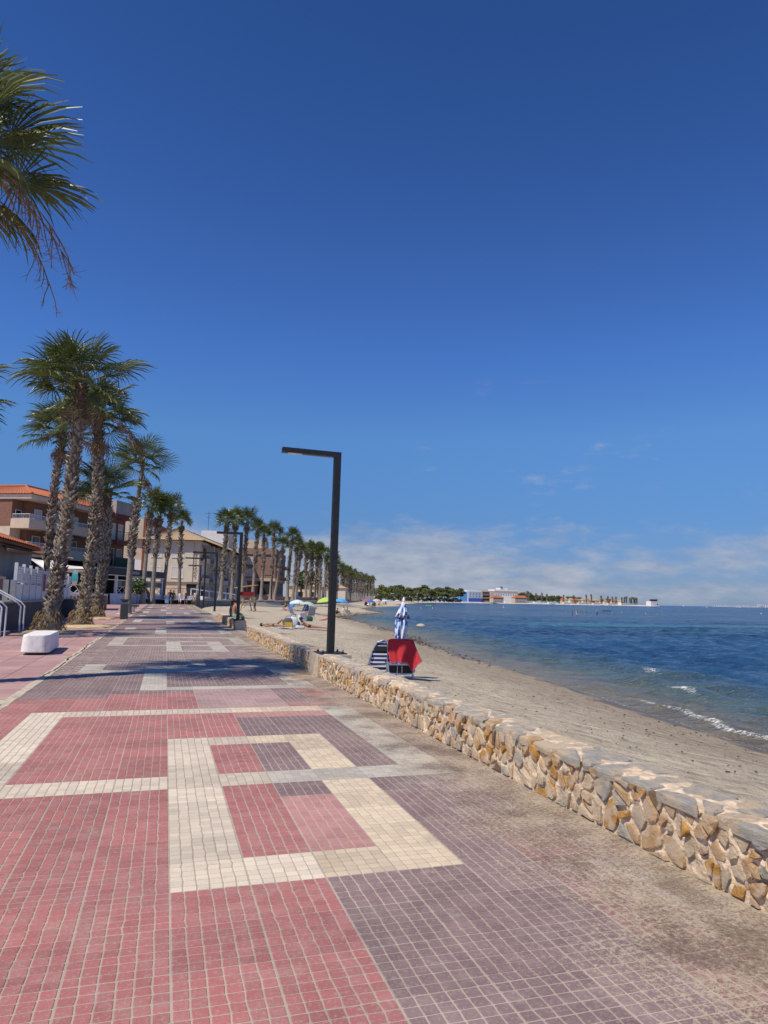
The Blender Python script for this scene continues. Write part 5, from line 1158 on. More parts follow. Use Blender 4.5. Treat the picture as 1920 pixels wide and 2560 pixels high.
for (x, y, Y) in ((52, 1385, 37), (123, 1392, 45.5)): p = at(x, y, Y); m = MB(); m.tube([(p.x, Y, 1.1), p], .05, 6); m.build('post', M_RAILW, ver)
wf = thing('picket_fence', 'short brown wooden picket fence between the shaggy palms', 'fence', (-6.3, 50, gz(50)), R(-14))
for k in range(12): part('picket', M_WOODL, wf, (-.02, .02, k * .7, k * .7 + .55, 0, 1.05 + .05 * (k % 2)))
part('rail', M_WOODL, wf, (-.06, -.021, 0, 8.2, .75, .85))
db = thing('cable_box', 'dark weathered cabinet beside the podium behind the thick palm', 'cabinet', (-5.1, 41.5, gz(41)), 0); part('body', M_PODS, db, (-.3, .35, 0, 1.6, 0, .95)); part('lid', M_STEP, db, (-.34, .39, -.04, 1.64, .952, 1.0))
# ================================================================== FAR PROMENADE, PINES, FAR SHORE
def edge(px_, py_, Y): p = at(px_, py_, Y); return (p.x, Y)
E_ = [(3.3, 86.0), (6.3, 90.5), edge(640, 1504, 97), edge(700, 1504, 110), edge(745, 1504, 128), edge(800, 1503, 155), edge(845, 1503, 200), edge(885, 1503, 270), edge(915, 1502, 380), edge(935, 1502, 540)]
PZ = .95
M_UP = mat('upper_paving', (.47, .36, .33), .85, .12, 1.5, coord='World')
M_RUB = stone_mat('retaining_rubble', (.36, .31, .25), (.15, .125, .10))
up = MB(); fl = [(x, y, PZ) for x, y in E_]
for a, b_ in zip(fl, fl[1:]): up.quad([(a[0] - 150 if a[1] > 100 else -30, max(a[1], 100.3) if a[1] < 100 else a[1], PZ), a, b_, (b_[0] - 150, max(b_[1], 100.3), PZ)])
tag(up.build('upper_promenade', M_UP), kind='structure')
rw_ = thing('retaining_wall', 'dark rubble retaining wall between the sand and the far promenade', 'wall'); m = MB()
for a, b_ in zip(fl, fl[1:]): m.quad([(a[0], a[1], -.3), (b_[0], b_[1], -.3), (b_[0], b_[1], PZ - .004), (a[0], a[1], PZ - .004)])
m.build('rubble_face', M_RUB, rw_); m = MB()
for a, b_ in zip(fl, fl[1:]):
    d = (Vector(b_) - Vector(a)).normalized(); n = Vector((d.y, -d.x, 0)); p = [Vector(a) + n * .06, Vector(b_) + n * .06, Vector(b_) - n * .34, Vector(a) - n * .34]
    m.loft([[q + Vector((0, 0, -.05)) for q in p], [q + Vector((0, 0, .06)) for q in p]])
m.build('coping', M_CREAM2, rw_)
st = thing('beach_steps', 'pale stone steps running down from the far promenade to the sand', 'steps', (E_[2][0], E_[2][1], 0), -.9)
for k in range(5): part('step', M_CREAM2, st, (.0, .3 + .42 * k, -4.0, 4.0, -.2, .78 - .16 * k) if False else (.02 + .42 * k, .02 + .42 * (k + 1), -4, 4, -.2, .78 - .16 * k))
rs = MB(); rs.quad([(-40, 100.3, .3), (3.2, 100.3, .3), (3.2, 100.3, PZ), (-40, 100.3, PZ)]); tag(rs.build('kerb', M_CREAM2), kind='structure')
rmp = thing('ramp', 'white railed ramp rising to the upper promenade behind the lamps', 'ramp'); a, b_ = at(478, 1483, 96), at(588, 1494, 100); m = MB()
m.loft([[(a.x, a.y, .4), (b_.x, b_.y, .4), (b_.x, b_.y + 1.6, .4), (a.x, a.y + 1.6, .4)], [(a.x, a.y, 1.55), (b_.x, b_.y, .9), (b_.x, b_.y + 1.6, .9), (a.x, a.y + 1.6, 1.55)]]); m.build('slab', M_CREAM2, rmp); railing(rmp, [(a.x, a.y - .05, 1.4), (b_.x, b_.y - .05, .8)], .95, M_RAILW, 1.4, r=.03); railing(rmp, [(a.x, a.y + 1.5, 1.5), (b_.x, b_.y + 1.5, .85)], .95, M_RAILW, 1.4, r=.03)
lw = thing('low_wall', 'long low brown wall behind the far palm row', 'wall'); m = MB()
for (a, b_) in ((at(585, 1490, 112), at(760, 1489, 140)), (at(760, 1489, 141), at(840, 1491, 215))): m.loft([[(a.x, a.y, PZ), (b_.x, b_.y, PZ), (b_.x, b_.y + .4, PZ), (a.x, a.y + .4, PZ)], [(a.x, a.y, PZ + .7), (b_.x, b_.y, PZ + .7), (b_.x, b_.y + .4, PZ + .7), (a.x, a.y + .4, PZ + .7)]])
m.build('face', M_BRICKP, lw)
# ---- palms of the far promenade: (base px, top px of the trunk, distance)
rp = random.Random(21)
far = [((550, 568, 1305), 96, 'thin-trunked palm leading the far row, in front of the white block'), ((578, 588, 1300), 100, 'shaggy palm crossing the second lamp arm'), ((604, 619, 1302), 102, 'shaggy palm directly right of the second lamp post'), ((631, 644, 1322), 110, 'palm with a broken leaf collar before the rose brick house'),
       ((652, 660, 1334), 114, 'very slim palm before the rose brick house front'), ((676, 686, 1330), 118, 'palm at the brick house corner with dry leaves under its crown'), ((684, 707, 1363), 122, 'leaning shorter palm at the brick house corner'), ((718, 732, 1342), 124, 'broad-crowned palm right of the rose brick house'), ((731, 743, 1362), 130, 'small palm half hidden behind the broad-crowned one'), ((740, 753, 1378), 134, 'strongly leaning palm left of the dense cluster')]
for (bx, tx, ty), Y, lb in far:
    b = at(bx, 1497, Y); b.z = PZ; t = at(tx, ty, Y); palm_mid(lb, b, t, CROWN_M, rp, .27, .18, (rp.uniform(.25, .5), .96), .35, size=1.9, sc=rp.uniform(.88, 1.08), dens=.7)
tr_far = []
def trunk_far(seed, h):
    rnd = random.Random(seed); path = trunk_path(h, (rnd.uniform(-.3, .3), 0), (rnd.uniform(-.2, .2), 0), rnd); tm = trunk_mesh(path, h, .26, .2, rnd, .2, .3, 6); bt = boots(path, h, .24, .19, rnd, .3, .97, .5, 3.2); n = len(tm.f); tm.raw(bt.v, bt.f); tm.m[n:] = [2 + q for q in bt.m]
    return tm.mesh('trunk', [M_BARK, M_BARK_LOW, M_BOOT, M_BOOT_D]), path(1.0)
TRF = [trunk_far(s, 10.0) for s in range(4)]
def palm_far(label, group, px_, ty, Y, sc=1.0, pz=None):
    b = at(px_, 1497, Y); b.z = PZ if pz is None else pz; t = at(px_, ty, Y); h = t.z - b.z; k = rp.randrange(4); root = thing('palm_tree', label, 'palm tree', b, 0, group); s = h / 10.0
    tw = max(1.0, Y / 420); link('trunk', TRF[k][0], root, (0, 0, 0), (0, 0, rp.uniform(0, 6.28)), (tw, tw, s)); link('crown', CROWN_F[rp.randrange(3)], root, (0, 0, h), (rp.gauss(0, .05), rp.gauss(0, .05), rp.uniform(0, 6.28)), (sc * rp.uniform(.8, 1.0), sc * rp.uniform(.8, 1.0), sc * rp.uniform(.95, 1.25)))
for i, (x, ty) in enumerate(((766, 1378), (774, 1374), (777, 1380), (786, 1376), (794, 1376), (799, 1384), (813, 1388), (823, 1404), (834, 1398), (841, 1420))): palm_far(nth(i) + ' palm from the left in the dense cluster beside the near lamp post', 'palms clustered beside the near lamp post', x, ty, 150 + (i * 37) % 25 + (10 if x > 805 else 0))
for i in range(8): palm_far(nth(i) + ' palm counted rightward from the near lamp post in the row behind it', 'palms showing right of the near lamp post', 852 + i * 3.4, 1420 + (i * 29) % 17 + i, 225 + (i * 53) % 45)
for i in range(22): palm_far(nth(i) + ' small palm from the left in the receding row before the pines', 'distant palms before the pines', 871 + i * 2.95, 1433 + i * .75 + (i * 31) % 7 - (5 if i % 5 == 0 else 0), 290 + i * 8 + (i * 17) % 20)
for i in range(10): palm_far(nth(i) + ' short young palm from the left behind the distant palm row', 'young palms behind the distant row', 862 + i * 7, 1466 + (i * 7) % 9, 330 + i * 12, .8)
# ---- trees
M_PINE = leaf_mat('pine_needles', (.26, .27, .07), (.10, .12, .036), .7, .08)
M_PINE2 = leaf_mat('pine_needles_dark', (.15, .165, .05), (.06, .078, .026), .7, .08)
def pine_mesh(seed):
    rnd = random.Random(seed); mb = MB()
    for k in range(9): a = rnd.uniform(0, 6.28); q = rnd.random() ** .6 * 3.4; leaf_blob(mb, (q * math.cos(a), q * math.sin(a), 7.4 + rnd.uniform(-1.4, 2.2) - q * .35), (2.0, 2.0, 1.15), 150, .42, rnd)
    return mb
def pine_trunk(seed):
    rnd = random.Random(seed); mb = MB(); mb.tube([(0, 0, -.5), (.2, 0, 3), (.1, .2, 6.6)], [.36, .28, .16], 7)
    for k in range(6): a = k * 1.05 + rnd.random(); mb.tube([(.15, .1, 4 + .35 * k), (1.6 * math.cos(a), 1.6 * math.sin(a), 5.8 + .25 * k), (2.6 * math.cos(a), 2.6 * math.sin(a), 6.8 + .2 * k)], [.14, .09, .04], 5)
    return mb.mesh('trunk', M_BARK)
PINES = [(pine_mesh(s).mesh('crown', M_PINE if s % 2 else M_PINE2), pine_trunk(s)) for s in range(5)]
def pine(label, group, px_, ty, Y, sx=1.0, z=PZ, k=None):
    b = at(px_, 1500, Y); h = at(px_, ty, Y).z - z; root = thing('pine_tree', label, 'pine tree', (b.x, Y, z), 0, group); c, t = PINES[rp.randrange(5) if k is None else k]; s = h / 9.8
    rz = rp.uniform(0, 6.28); link('trunk', t, root, (0, 0, 0), (0, 0, rz), s); link('crown', c, root, (0, 0, 0), (0, 0, rz), (s * sx, s * sx, s))
for i, (x, ty, Y) in enumerate(((941, 1467, 560), (952, 1464, 580), (963, 1466, 600), (975, 1461, 590), (988, 1460, 600), (999, 1469, 560), (1011, 1462, 610), (1022, 1470, 570), (1034, 1466, 600), (1046, 1464, 610), (1057, 1463, 600), (1068, 1467, 590), (1078, 1474, 560), (1089, 1470, 600), (1100, 1468, 610), (1111, 1467, 620), (1122, 1466, 620), (1133, 1467, 630), (1145, 1471, 640), (1151, 1476, 640))): pine(nth(i) + ' round-topped pine from the left in the grove ending the beach', 'pines of the beach grove', x, ty, Y, 1.15)
for i in range(16): pine(nth(i) + ' lower pine from the left at the front of the beach grove', 'lower pines of the beach grove', 938 + i * 13.3, 1477 + (i * 5) % 8, 500 + i * 7, 1.3)
for i in range(26):
    x = 942 + i * 8.2; p = at(x, 1500, 540 + i * 4); m = MB(); rb = random.Random(60 + i); [leaf_blob(m, (rb.gauss(0, 1.6), rb.gauss(0, 1.0), rb.uniform(.6, 3.6)), (1.5, 1.3, 1.0), 40, .5, rb) for _ in range(6)]
    o = tag(m.build('shrub', M_PINE2), nth(i) + ' dark shrub from the left under the beach pines', 'shrub', 'shrubs under the beach pines', 'thing'); o.location = (p.x, p.y, PZ - .3)
tb = at(752, 1496, 175); o = thing('round_tree', 'dense green tree between the brick house and the palm cluster', 'tree', (tb.x, 175, PZ)); m = MB(); m.tube([(0, 0, 0), (0, 0, 3)], .25, 6); m.build('trunk', M_BARK, o); m = MB(); rb = random.Random(4); [leaf_blob(m, (rb.gauss(0, 1.4), rb.gauss(0, 1.4), 5.0 + rb.gauss(0, .9)), (1.5, 1.5, 1.2), 170, .28, rb) for _ in range(9)]; m.build('crown', M_BUSH, o)
# ---- far shore
M_FSAND = mat('far_sand', (.58, .52, .44), .9, .12, .05, coord='World')
fr_ = [(1046, 640), (1090, 720), (1140, 860), (1200, 960), (1300, 1040), (1420, 1100), (1560, 1130), (1632, 1140), (1652, 1145)]
m = MB(); A = [at(x, 1500, Y) for x, Y in fr_]
for a, b_ in zip(A, A[1:]):
    f = lambda p, dy, z: (p.x + dy * .35, p.y + dy, z)
    m.quad([f(a, 0, WZ - .3), f(b_, 0, WZ - .3), f(b_, 18, .9), f(a, 18, .9)]); m.quad([f(a, 18, .9), f(b_, 18, .9), f(b_, 420 if b_ is not A[-1] else 60, 1.1), f(a, 420, 1.1)])
tag(m.build('far_shore', M_FSAND), kind='structure')
def fbox(label, name, x0, x1, y0, Y, depth, m_, cat='building', z=.9, roof=None):
    a, b_ = at(x0, 1500, Y), at(x1, 1500, Y); h = at((x0 + x1) / 2, y0, Y).z - z; o = thing(name, label, cat, (a.x, Y, z)); w = b_.x - a.x
    part('wall', m_, o, (0, w, 0, depth, -.5, h if not roof else h * .68)); 
    if roof: hip_roof(o, 0, w, 0, depth, h * .68, h, roof, .6, min(w, depth) * .3)
    return o, w, h
M_BLUEW = mat('render_blue', (.09, .27, .60), .8, .05, .5); M_ROYAL = mat('royal_blue', (.04, .10, .40), .7, .05, .5); M_PBLUE = mat('render_grey_blue', (.42, .48, .54), .85, .04, .5)
fbox('bright blue windowless building at the end of the pine grove', 'blue_building', 1152, 1171, 1480, 985, 20, M_BLUEW)
o, w, h = fbox('pale grey-blue block with square windows over a royal blue base', 'beach_club', 1171.5, 1204, 1479, 980, 20, M_PBLUE); part('base_wall', M_ROYAL, o, (-.2, w + .2, -.4, -.001, -.5, h * .36))
for i in range(4):
    for z in (.48, .72): window(o, 'y', w * (.12 + .24 * i), h * z, 1.4, 1.5, 0)
part('roof_house', M_WHITEW, o, (1, w * .8, 8, 18, h, h + 2.5))
o, w, h = fbox('cream building with three dark open balcony floors by the far beach', 'cream_building', 1205, 1235, 1477, 990, 22, M_CREAM)
for z in (.12, .42, .72): part('loggia', M_DARKIN, o, (.8, w * .62, -.05, .4, h * z, h * (z + .16))); part('slab_edge', M_CREAM2, o, (.4, w * .66, -.9, -.051, h * (z - .02), h * z))
part('stair_block', M_CREAM2, o, (w * .68, w + .4, -1.2, -.001, 0, h * .86))
o, w, h = fbox('small yellow house with orange hipped roof on the far beach', 'villa', 1233, 1259, 1489, 970, 12, M_CREAM, roof=M_TILE); [window(o, 'y', w * q, 1.0, 1.0, 1.8, 0, M_DARKIN) for q in (.2, .4, .6, .8)]
o, w, h = fbox('long white hotel with tiled eaves rising behind the far beach', 'hotel', 1236, 1294, 1474, 1120, 25, M_WHITEW); part('tower', M_WHITEW, o, (w * .28, w * .6, 2, 20, h, h + 2.5)); part('eaves', M_TILET, o, (-.5, w + .5, -.8, 26, h * .80, h * .86)); [window(o, 'y', w * (.08 + .105 * i), h * .55, 2.2, 1.8, 0, M_DARKIN) for i in range(9)]
part('roof_sign', M_ROYAL, o, (w * .27, w * .36, 1, 2, h + 2.5, h + 5))
o, w, h = fbox('yellow villa with red hipped roof among far palms', 'villa', 1288, 1318, 1489, 1010, 14, M_CREAM, roof=M_TILE); [window(o, 'y', w * q, 1.2, 1.2, 2.0, 0, M_DARKIN) for q in (.2, .45, .7)]
rf = random.Random(9)
for i in range(15):
    x = 1404 + i * 10.6; c = (M_CREAM, M_CREAM2, M_WHITEW, M_BRICKP)[i % 4]
    o, w, h = fbox(nth(i) + ' holiday house from the left in the far shore row', 'holiday_house', x, x + 9.4, 1495 + i * .33 + rf.uniform(-.6, .6), 1150 + rf.uniform(0, 20), 10, c, z=1.0, roof=(M_TILET if i % 3 else M_TILE)); o['group'] = 'holiday houses on the far shore'
    window(o, 'y', w * .3, h * .12, 1.5, 1.6, 0, M_DARKIN); window(o, 'y', w * .72, h * .12, 1.5, 1.6, 0, M_DARKIN); window(o, 'y', w * .5, h * .42, 1.6, 1.2, 0, M_DARKIN)
for i in range(9): o, w, h = fbox(nth(i) + ' white pavilion from the left along the far waterline', 'pavilion', 1262 + i * 37, 1262 + i * 37 + 16, 1503 + i * .75, 1060 + i * 8, 6, M_WHITEW, z=.9); o['group'] = 'white pavilions on the far waterline'
CR2 = MB(); rb = random.Random(14); [leaf_blob(CR2, (rb.gauss(0, 2.4), rb.gauss(0, 2.4), 5 + rb.gauss(0, 1.3)), (2.4, 2.4, 1.7), 60, .7, rb) for _ in range(9)]; CR2 = CR2.mesh('crown', M_PINE2)
for i, (x, ty) in enumerate(sorted([(1257, 1484), (1266, 1483), (1275, 1484), (1245, 1480), (1300, 1482), (1310, 1480), (1322, 1484), (1338, 1488), (1350, 1487), (1362, 1490), (1374, 1489), (1386, 1488), (1396, 1490), (1424, 1490), (1446, 1492), (1512, 1497), (1522, 1497), (1548, 1500)])):
    b = at(x, 1500, 1170); h = at(x, ty, 1170).z - 1; o = thing('round_tree', nth(i) + ' dark round tree from the left among the far shore houses', 'tree', (b.x, 1170, 1.0), 0, 'round trees on the far shore'); link('crown', CR2, o, (0, 0, 0), (0, 0, i), h / 8.2); link('trunk', PINES[0][1], o, (0, 0, 0), None, .5)
for i, (x, ty) in enumerate([(1303, 1487), (1312, 1484), (1318, 1481), (1321, 1482), (1340, 1487), (1355, 1485), (1367, 1488), (1409, 1490), (1434, 1491), (1466, 1490), (1478, 1489), (1503, 1493), (1520, 1494), (1531, 1495), (1540, 1495), (1555, 1497), (1562, 1495), (1566, 1494), (1575, 1497), (1580, 1496), (1584, 1496), (1588, 1497), (1592, 1497)]): palm_far(nth(i) + ' tiny palm from the left against the sky on the far shore', 'palms on the far shore', x, ty, 1125, 1.25, 1.0)
o, w, h = fbox('white harbour control tower with open top deck at the end of the far shore', 'harbour_tower', 1627, 1648, 1503, 1148, 14, M_WHITEW, z=.6); part('deck_wall', M_GLASS, o, (w * .25, w * .9, 3, 10, h, h + 3.2)); part('roof_slab', M_CONCG, o, (w * .02, w * 1.0, 0, 13, h + 3.2, h + 3.9)); part('doorway', M_DARKIN, o, (w * .72, w * .82, -.05, .3, 1, 4)); m = MB(); m.tube([(w * .9, 6, h + 3.9), (w * .9, 6, h + 9)], .12, 4); m.build('mast', M_RAILD, o)
# ---- skyline across the water, boats, buoys
M_SKYL = mat('tower_block_hazed', (.60, .60, .62), .9, .1, .02, coord='World')  # distance haze put into the colour as a whitish tone
rk = random.Random(31)
for i in range(30):
    x = 1783 + i * 4.7; Y = 5600; a = at(x, 1515, Y); w = rk.uniform(5, 14); h = rk.uniform(9, 17) if x < 1895 else rk.uniform(24, 31)
    o = tag(MB().box(0, w, 0, 12, 0, h).box(w * .2, w * .6, 2, 8, h, h + 2.5).build('tower_block', M_SKYL), nth(i) + ' pale hazy block from the left in the skyline across the water', 'building', 'skyline across the water', 'thing'); o.location = (a.x, Y, WZ)
def boat(label, px_, py_, L, rz):
    p = gp(px_, py_, WZ); o = thing('motor_boat', label, 'boat', p, rz); s = L / 6
    m = MB(); ol = [(-3, -.9), (-1, -1.1), (1.5, -.9), (3.2, 0), (1.5, .9), (-1, 1.1), (-3, .9)]; m.loft([[(x * s * .9, y * s * .6, -.2) for x, y in ol], [(x * s, y * s, .9 * s) for x, y in ol]]); m.build('hull', M_WHITEW, o)
    m = MB(); m.loft([[(-1.4 * s, -.8 * s, .9 * s), (1 * s, -.7 * s, .9 * s), (1 * s, .7 * s, .9 * s), (-1.4 * s, .8 * s, .9 * s)], [(-1.1 * s, -.6 * s, 1.9 * s), (.3 * s, -.5 * s, 1.9 * s), (.3 * s, .5 * s, 1.9 * s), (-1.1 * s, .6 * s, 1.9 * s)]]); m.build('cabin', M_WHITEW, o); m = MB(); m.box(-.5 * s, .55 * s, -.72 * s, -.70 * s, 1.2 * s, 1.7 * s); m.build('cabin_window', M_GLASS, o)
boat('white motor boat with cabin anchored right of the harbour tower', 1709, 1516.2, 9, 2.9); boat('tiny white boat beyond the motor boat on the horizon', 1730, 1514.6, 8, .4); boat('small white boat moored just right of the harbour tower', 1690, 1514.3, 9, 1.8)
for x, y, lb in ((1767, 1519, 'small white buoy below the skyline'), (1842, 1518.3, 'white buoy left of the pair under the skyline'), (1850, 1519.5, 'white buoy right of the pair under the skyline'), (1903, 1535, 'nearest pale buoy by the frame edge'), (1259, 1518.5, 'white buoy off the yellow house'), (1450, 1512.3, 'white buoy off the holiday houses')):
    p = gp(x, y, WZ); k = max(.22, (y - 1480 - .0203 * x) and .0011 * p.y); o = thing('buoy', lb, 'buoy', p, 0, 'moored buoys'); m = MB(); m.lathe([(.0, -.5 * k), (.5 * k, -.35 * k), (.8 * k, .2 * k), (.75 * k, .6 * k), (.3 * k, 1.0 * k), (.12 * k, 1.5 * k), (0, 1.55 * k)], 12); m.build('float', M_WHITEW, o, smooth=True)
# ================================================================== PEOPLE AND BEACH THINGS
TMP = bpy.data.scenes.new('workbench')      # a small side scene in which the bodies are grown
def cmat(name, c, r=.8): return mat(name, c, r, .06, 20)
SKIN = [cmat('skin_fair', (.52, .30, .20), .55), cmat('skin_tan', (.36, .18, .105), .55), cmat('skin_brown', (.22, .11, .065), .55)]
CL = {k: cmat('cloth_' + k, v) for k, v in dict(black=(.015, .015, .018), navy=(.02, .03, .09), denim=(.07, .12, .26), white=(.70, .70, .72), red=(.45, .03, .03), green=(.16, .50, .05), mint=(.35, .62, .42), yellow=(.72, .45, .04), pink=(.62, .22, .26), grey=(.25, .25, .27), lilac=(.50, .48, .62), teal=(.05, .28, .32), purple=(.12, .03, .10)).items()}
HAIR = {'dark': cmat('hair_dark', (.02, .014, .012), .6), 'brown': cmat('hair_brown', (.09, .045, .025), .6), 'fair': cmat('hair_fair', (.38, .26, .13), .6), 'grey': cmat('hair_grey', (.3, .28, .27), .6)}
def joints(pose, rnd):
    "skeleton for a 1.70 m adult: name -> (point, radius); x right, y forward, z up"
    J = {}
    def put(n, x, y, z, r): J[n] = (Vector((x, y, z)), r)
    def chain(side, hip, sh, knee, ank, toe, elb, wri, hnd):
        s = side
        put('hip' + s, *hip, .085); put('knee' + s, *knee, .056); put('ank' + s, *ank, .036); put('toe' + s, *toe, .030); put('sh' + s, *sh, .052); put('elb' + s, *elb, .038); put('wri' + s, *wri, .027); put('hand' + s, *hnd, .026)
    if pose in ('stand', 'walk', 'water'):
        st_ = .22 if pose == 'walk' else .03
        put('pel', 0, 0, .93, .125); put('waist', 0, .01, 1.08, .105); put('chest', 0, .0, 1.28, .125); put('neck', 0, .0, 1.44, .052); put('head', 0, .03, 1.56, .085); put('crown', 0, .02, 1.64, .078)
        for s, q, w in (('L', -1, 1), ('R', 1, -1)): chain(s, (q * .09, 0, .88), (q * .17, 0, 1.38), (q * .10, .06 + st_ * w * .55, .48), (q * .10, st_ * w, .08 + (.05 if w < 0 and pose == 'walk' else 0)), (q * .11, st_ * w + .14, .035), (q * .23, -st_ * w * .5 - .02, 1.10), (q * .24, -st_ * w * .7 + .08, .86), (q * .24, -st_ * w * .75 + .12, .77))
    elif pose == 'sit':          # on a wall or chair, seat at z = 0
        put('pel', 0, 0, .11, .135); put('waist', 0, .03, .26, .11); put('chest', 0, .08, .45, .125); put('neck', 0, .11, .61, .05); put('head', 0, .15, .72, .085); put('crown', 0, .14, .80, .078)
        for s, q in (('L', -1), ('R', 1)): chain(s, (q * .09, .05, .09), (q * .17, .09, .55), (q * .12, .46, .10), (q * .12, .48, -.30), (q * .12, .62, -.34), (q * .24, .12, .29), (q * .17, .33, .18), (q * .15, .40, .17))
    elif pose == 'ground':       # sitting on the sand, knees up
        put('pel', 0, 0, .12, .135); put('waist', 0, .02, .27, .11); put('chest', 0, .08, .46, .125); put('neck', 0, .13, .62, .05); put('head', 0, .18, .73, .085); put('crown', 0, .18, .81, .078)
        for s, q in (('L', -1), ('R', 1)): chain(s, (q * .09, .06, .12), (q * .17, .09, .56), (q * .14, .42, .42), (q * .12, .58, .06), (q * .12, .72, .03), (q * .24, .20, .33), (q * .16, .42, .40), (q * .12, .48, .36))
    elif pose == 'prone':        # lying on the front, propped on the elbows, head towards -x
        put('pel', 0, 0, .13, .13); put('waist', -.18, 0, .14, .105); put('chest', -.40, 0, .24, .12); put('neck', -.52, 0, .38, .05); put('head', -.58, 0, .49, .085); put('crown', -.59, 0, .57, .078)
        for s, q in (('L', -1), ('R', 1)): chain(s, (.05, q * .09, .12), (-.46, q * .17, .32), (.47, q * .10, .07), (.87, q * .09, .05), (1.0, q * .09, .03), (-.52, q * .22, .04), (-.70, q * .12, .05), (-.78, q * .10, .05))
    elif pose == 'supine':       # lying on the back, one leg bent, head towards -x
        put('pel', 0, 0, .12, .13); put('waist', -.18, 0, .11, .10); put('chest', -.40, 0, .13, .12); put('neck', -.57, 0, .12, .05); put('head', -.69, 0, .13, .085); put('crown', -.77, 0, .12, .075)
        for s, q in (('L', -1), ('R', 1)): chain(s, (.05, q * .09, .11), (-.49, q * .17, .11), (.40, q * .11, .10 if q < 0 else .44), (.82 if q < 0 else .52, q * .12, .06), (.88 if q < 0 else .66, q * .13, .12 if q < 0 else .04), (-.25, q * .28, .05), (-.02, q * .26, .05), (.06, q * .25, .05))
    return J
LINKS = ['pel-waist', 'waist-chest', 'chest-neck', 'neck-head', 'head-crown'] + [l.replace('?', s) for s in 'LR' for l in ('pel-hip?', 'hip?-knee?', 'knee?-ank?', 'ank?-toe?', 'chest-sh?', 'sh?-elb?', 'elb?-wri?', 'wri?-hand?')]
def region(a, b_):
    n = b_.rstrip('LR') if b_ not in ('pel',) else b_
    return {'waist': 'belly', 'chest': 'chest', 'neck': 'neck', 'head': 'head', 'crown': 'head', 'hip': 'hips', 'knee': 'thigh', 'ank': 'calf', 'toe': 'foot', 'sh': 'chest', 'elb': 'uarm', 'wri': 'farm', 'hand': 'hand'}[n]
def person(label, loc, rz, pose, wear, skin=0, hair='dark', h=1.70, long_hair=False, hat=None, group=None, seed=1, cat='person'):
    rnd = random.Random(seed); J = joints(pose, rnd); s = h / 1.70; names = list(J); root_i = names.index('pel')
    me = bpy.data.meshes.new('body'); me.from_pydata([tuple(J[n][0] * s) for n in names], [(names.index(a), names.index(b_)) for a, b_ in (l.split('-') for l in LINKS)], [])
    o = bpy.data.objects.new('body', me); TMP.collection.objects.link(o); sk = o.modifiers.new('skin', 'SKIN'); sk.use_smooth_shade = True
    for i, n in enumerate(names): d = me.skin_vertices[0].data[i]; r_ = J[n][1] * s; d.radius = (r_, r_); d.use_root = i == root_i
    ss = o.modifiers.new('sub', 'SUBSURF'); ss.levels = 1; ss.render_levels = 1
    with bpy.context.temp_override(scene=TMP, view_layer=TMP.view_layers[0]): dg = bpy.context.evaluated_depsgraph_get(); dg.update(); bm_ = bpy.data.meshes.new_from_object(o.evaluated_get(dg))
    bpy.data.objects.remove(o); bpy.data.meshes.remove(me)
    mats = [SKIN[skin]] + sorted({CL[v] for v in wear.values()}, key=lambda m: m.name)
    bm_.materials.clear()
    for m in mats: bm_.materials.append(m)
    segs = [(J[a][0] * s, J[b_][0] * s, region(a, b_)) for a, b_ in (l.split('-') for l in LINKS)]
    for p in bm_.polygons:
        c = p.center; best, bd = None, 9
        for a, b_, rg in segs:
            d = b_ - a; t = max(0, min(1, (c - a).dot(d) / max(d.length_squared, 1e-6))); e = (c - (a + d * t)).length
            if e < bd: bd, best = e, rg
        p.material_index = mats.index(CL[wear[best]]) if best in wear else 0; p.use_smooth = True
    root = thing('person', label, cat, loc, rz, group); link('body', bm_, root)
    hd = J['head'][0] * s; cr_ = J['crown'][0] * s; up_ = (cr_ - hd).normalized(); m = MB()
    m.lathe([(.0, -.02), (.094 * s, -.01), (.100 * s, .05 * s), (.075 * s, .10 * s), (.0, .122 * s)], 12); bk = Vector((0, -.022, 0)) if pose not in ('prone', 'supine') else Vector((.0, 0, 0))
    if long_hair: m.loft([[(x * .085 * s, (-.07 + y * .035) * s, .03 * s) for x, y in ((-1, -1), (1, -1), (1, 1), (-1, 1))], [(x * .11 * s, (-.09 + y * .03) * s, -.16 * s) for x, y in ((-1, -1), (1, -1), (1, 1), (-1, 1))], [(x * .07 * s, (-.11 + y * .02) * s, -.34 * s) for x, y in ((-1, -1), (1, -1), (1, 1), (-1, 1))]])
    ho = m.build('hair', HAIR[hair], root, smooth=True); ho.location = hd + up_ * .01 + bk; ho.rotation_euler = Vector((0, 0, 1)).rotation_difference(up_).to_euler()
    n = MB(); n.lathe([(.0, 0), (.013 * s, .01), (.0, .035 * s)], 5); no = n.build('nose', SKIN[skin], root); no.location = hd + (Vector((0, .085 * s, 0)) if pose not in ('prone', 'supine') else (Vector((-.085 * s, 0, 0)) if pose == 'prone' else Vector((0, 0, .08)))); 
    if hat: m = MB(); m.lathe([(.0, .13), (.085, .125), (.10, .05), (.20, .035), (.205, .025), (.0, .02)], 16); q = m.build('hat', CL[hat], root, smooth=False); q.location = hd + up_ * .02; q.rotation_euler = ho.rotation_euler
    return root
SWIM = {'hips': 'navy', 'thigh': 'navy'}; BIK = lambda c: {'hips': c, 'chest': c}
# couple on the wall, backs half turned
wt = lambda y: gz(y) + .385
person('young woman with long dark hair sitting on the stone wall block', (3.02, 34.6, wt(34.6)), R(-95), 'sit', {'hips': 'purple', 'chest': 'purple'}, 1, 'dark', 1.64, True); person('bare-chested man in mint shorts sitting on the stone wall block', (3.04, 33.3, wt(33.3)), R(-80), 'sit', {'hips': 'mint', 'thigh': 'mint'}, 1, 'dark', 1.76)
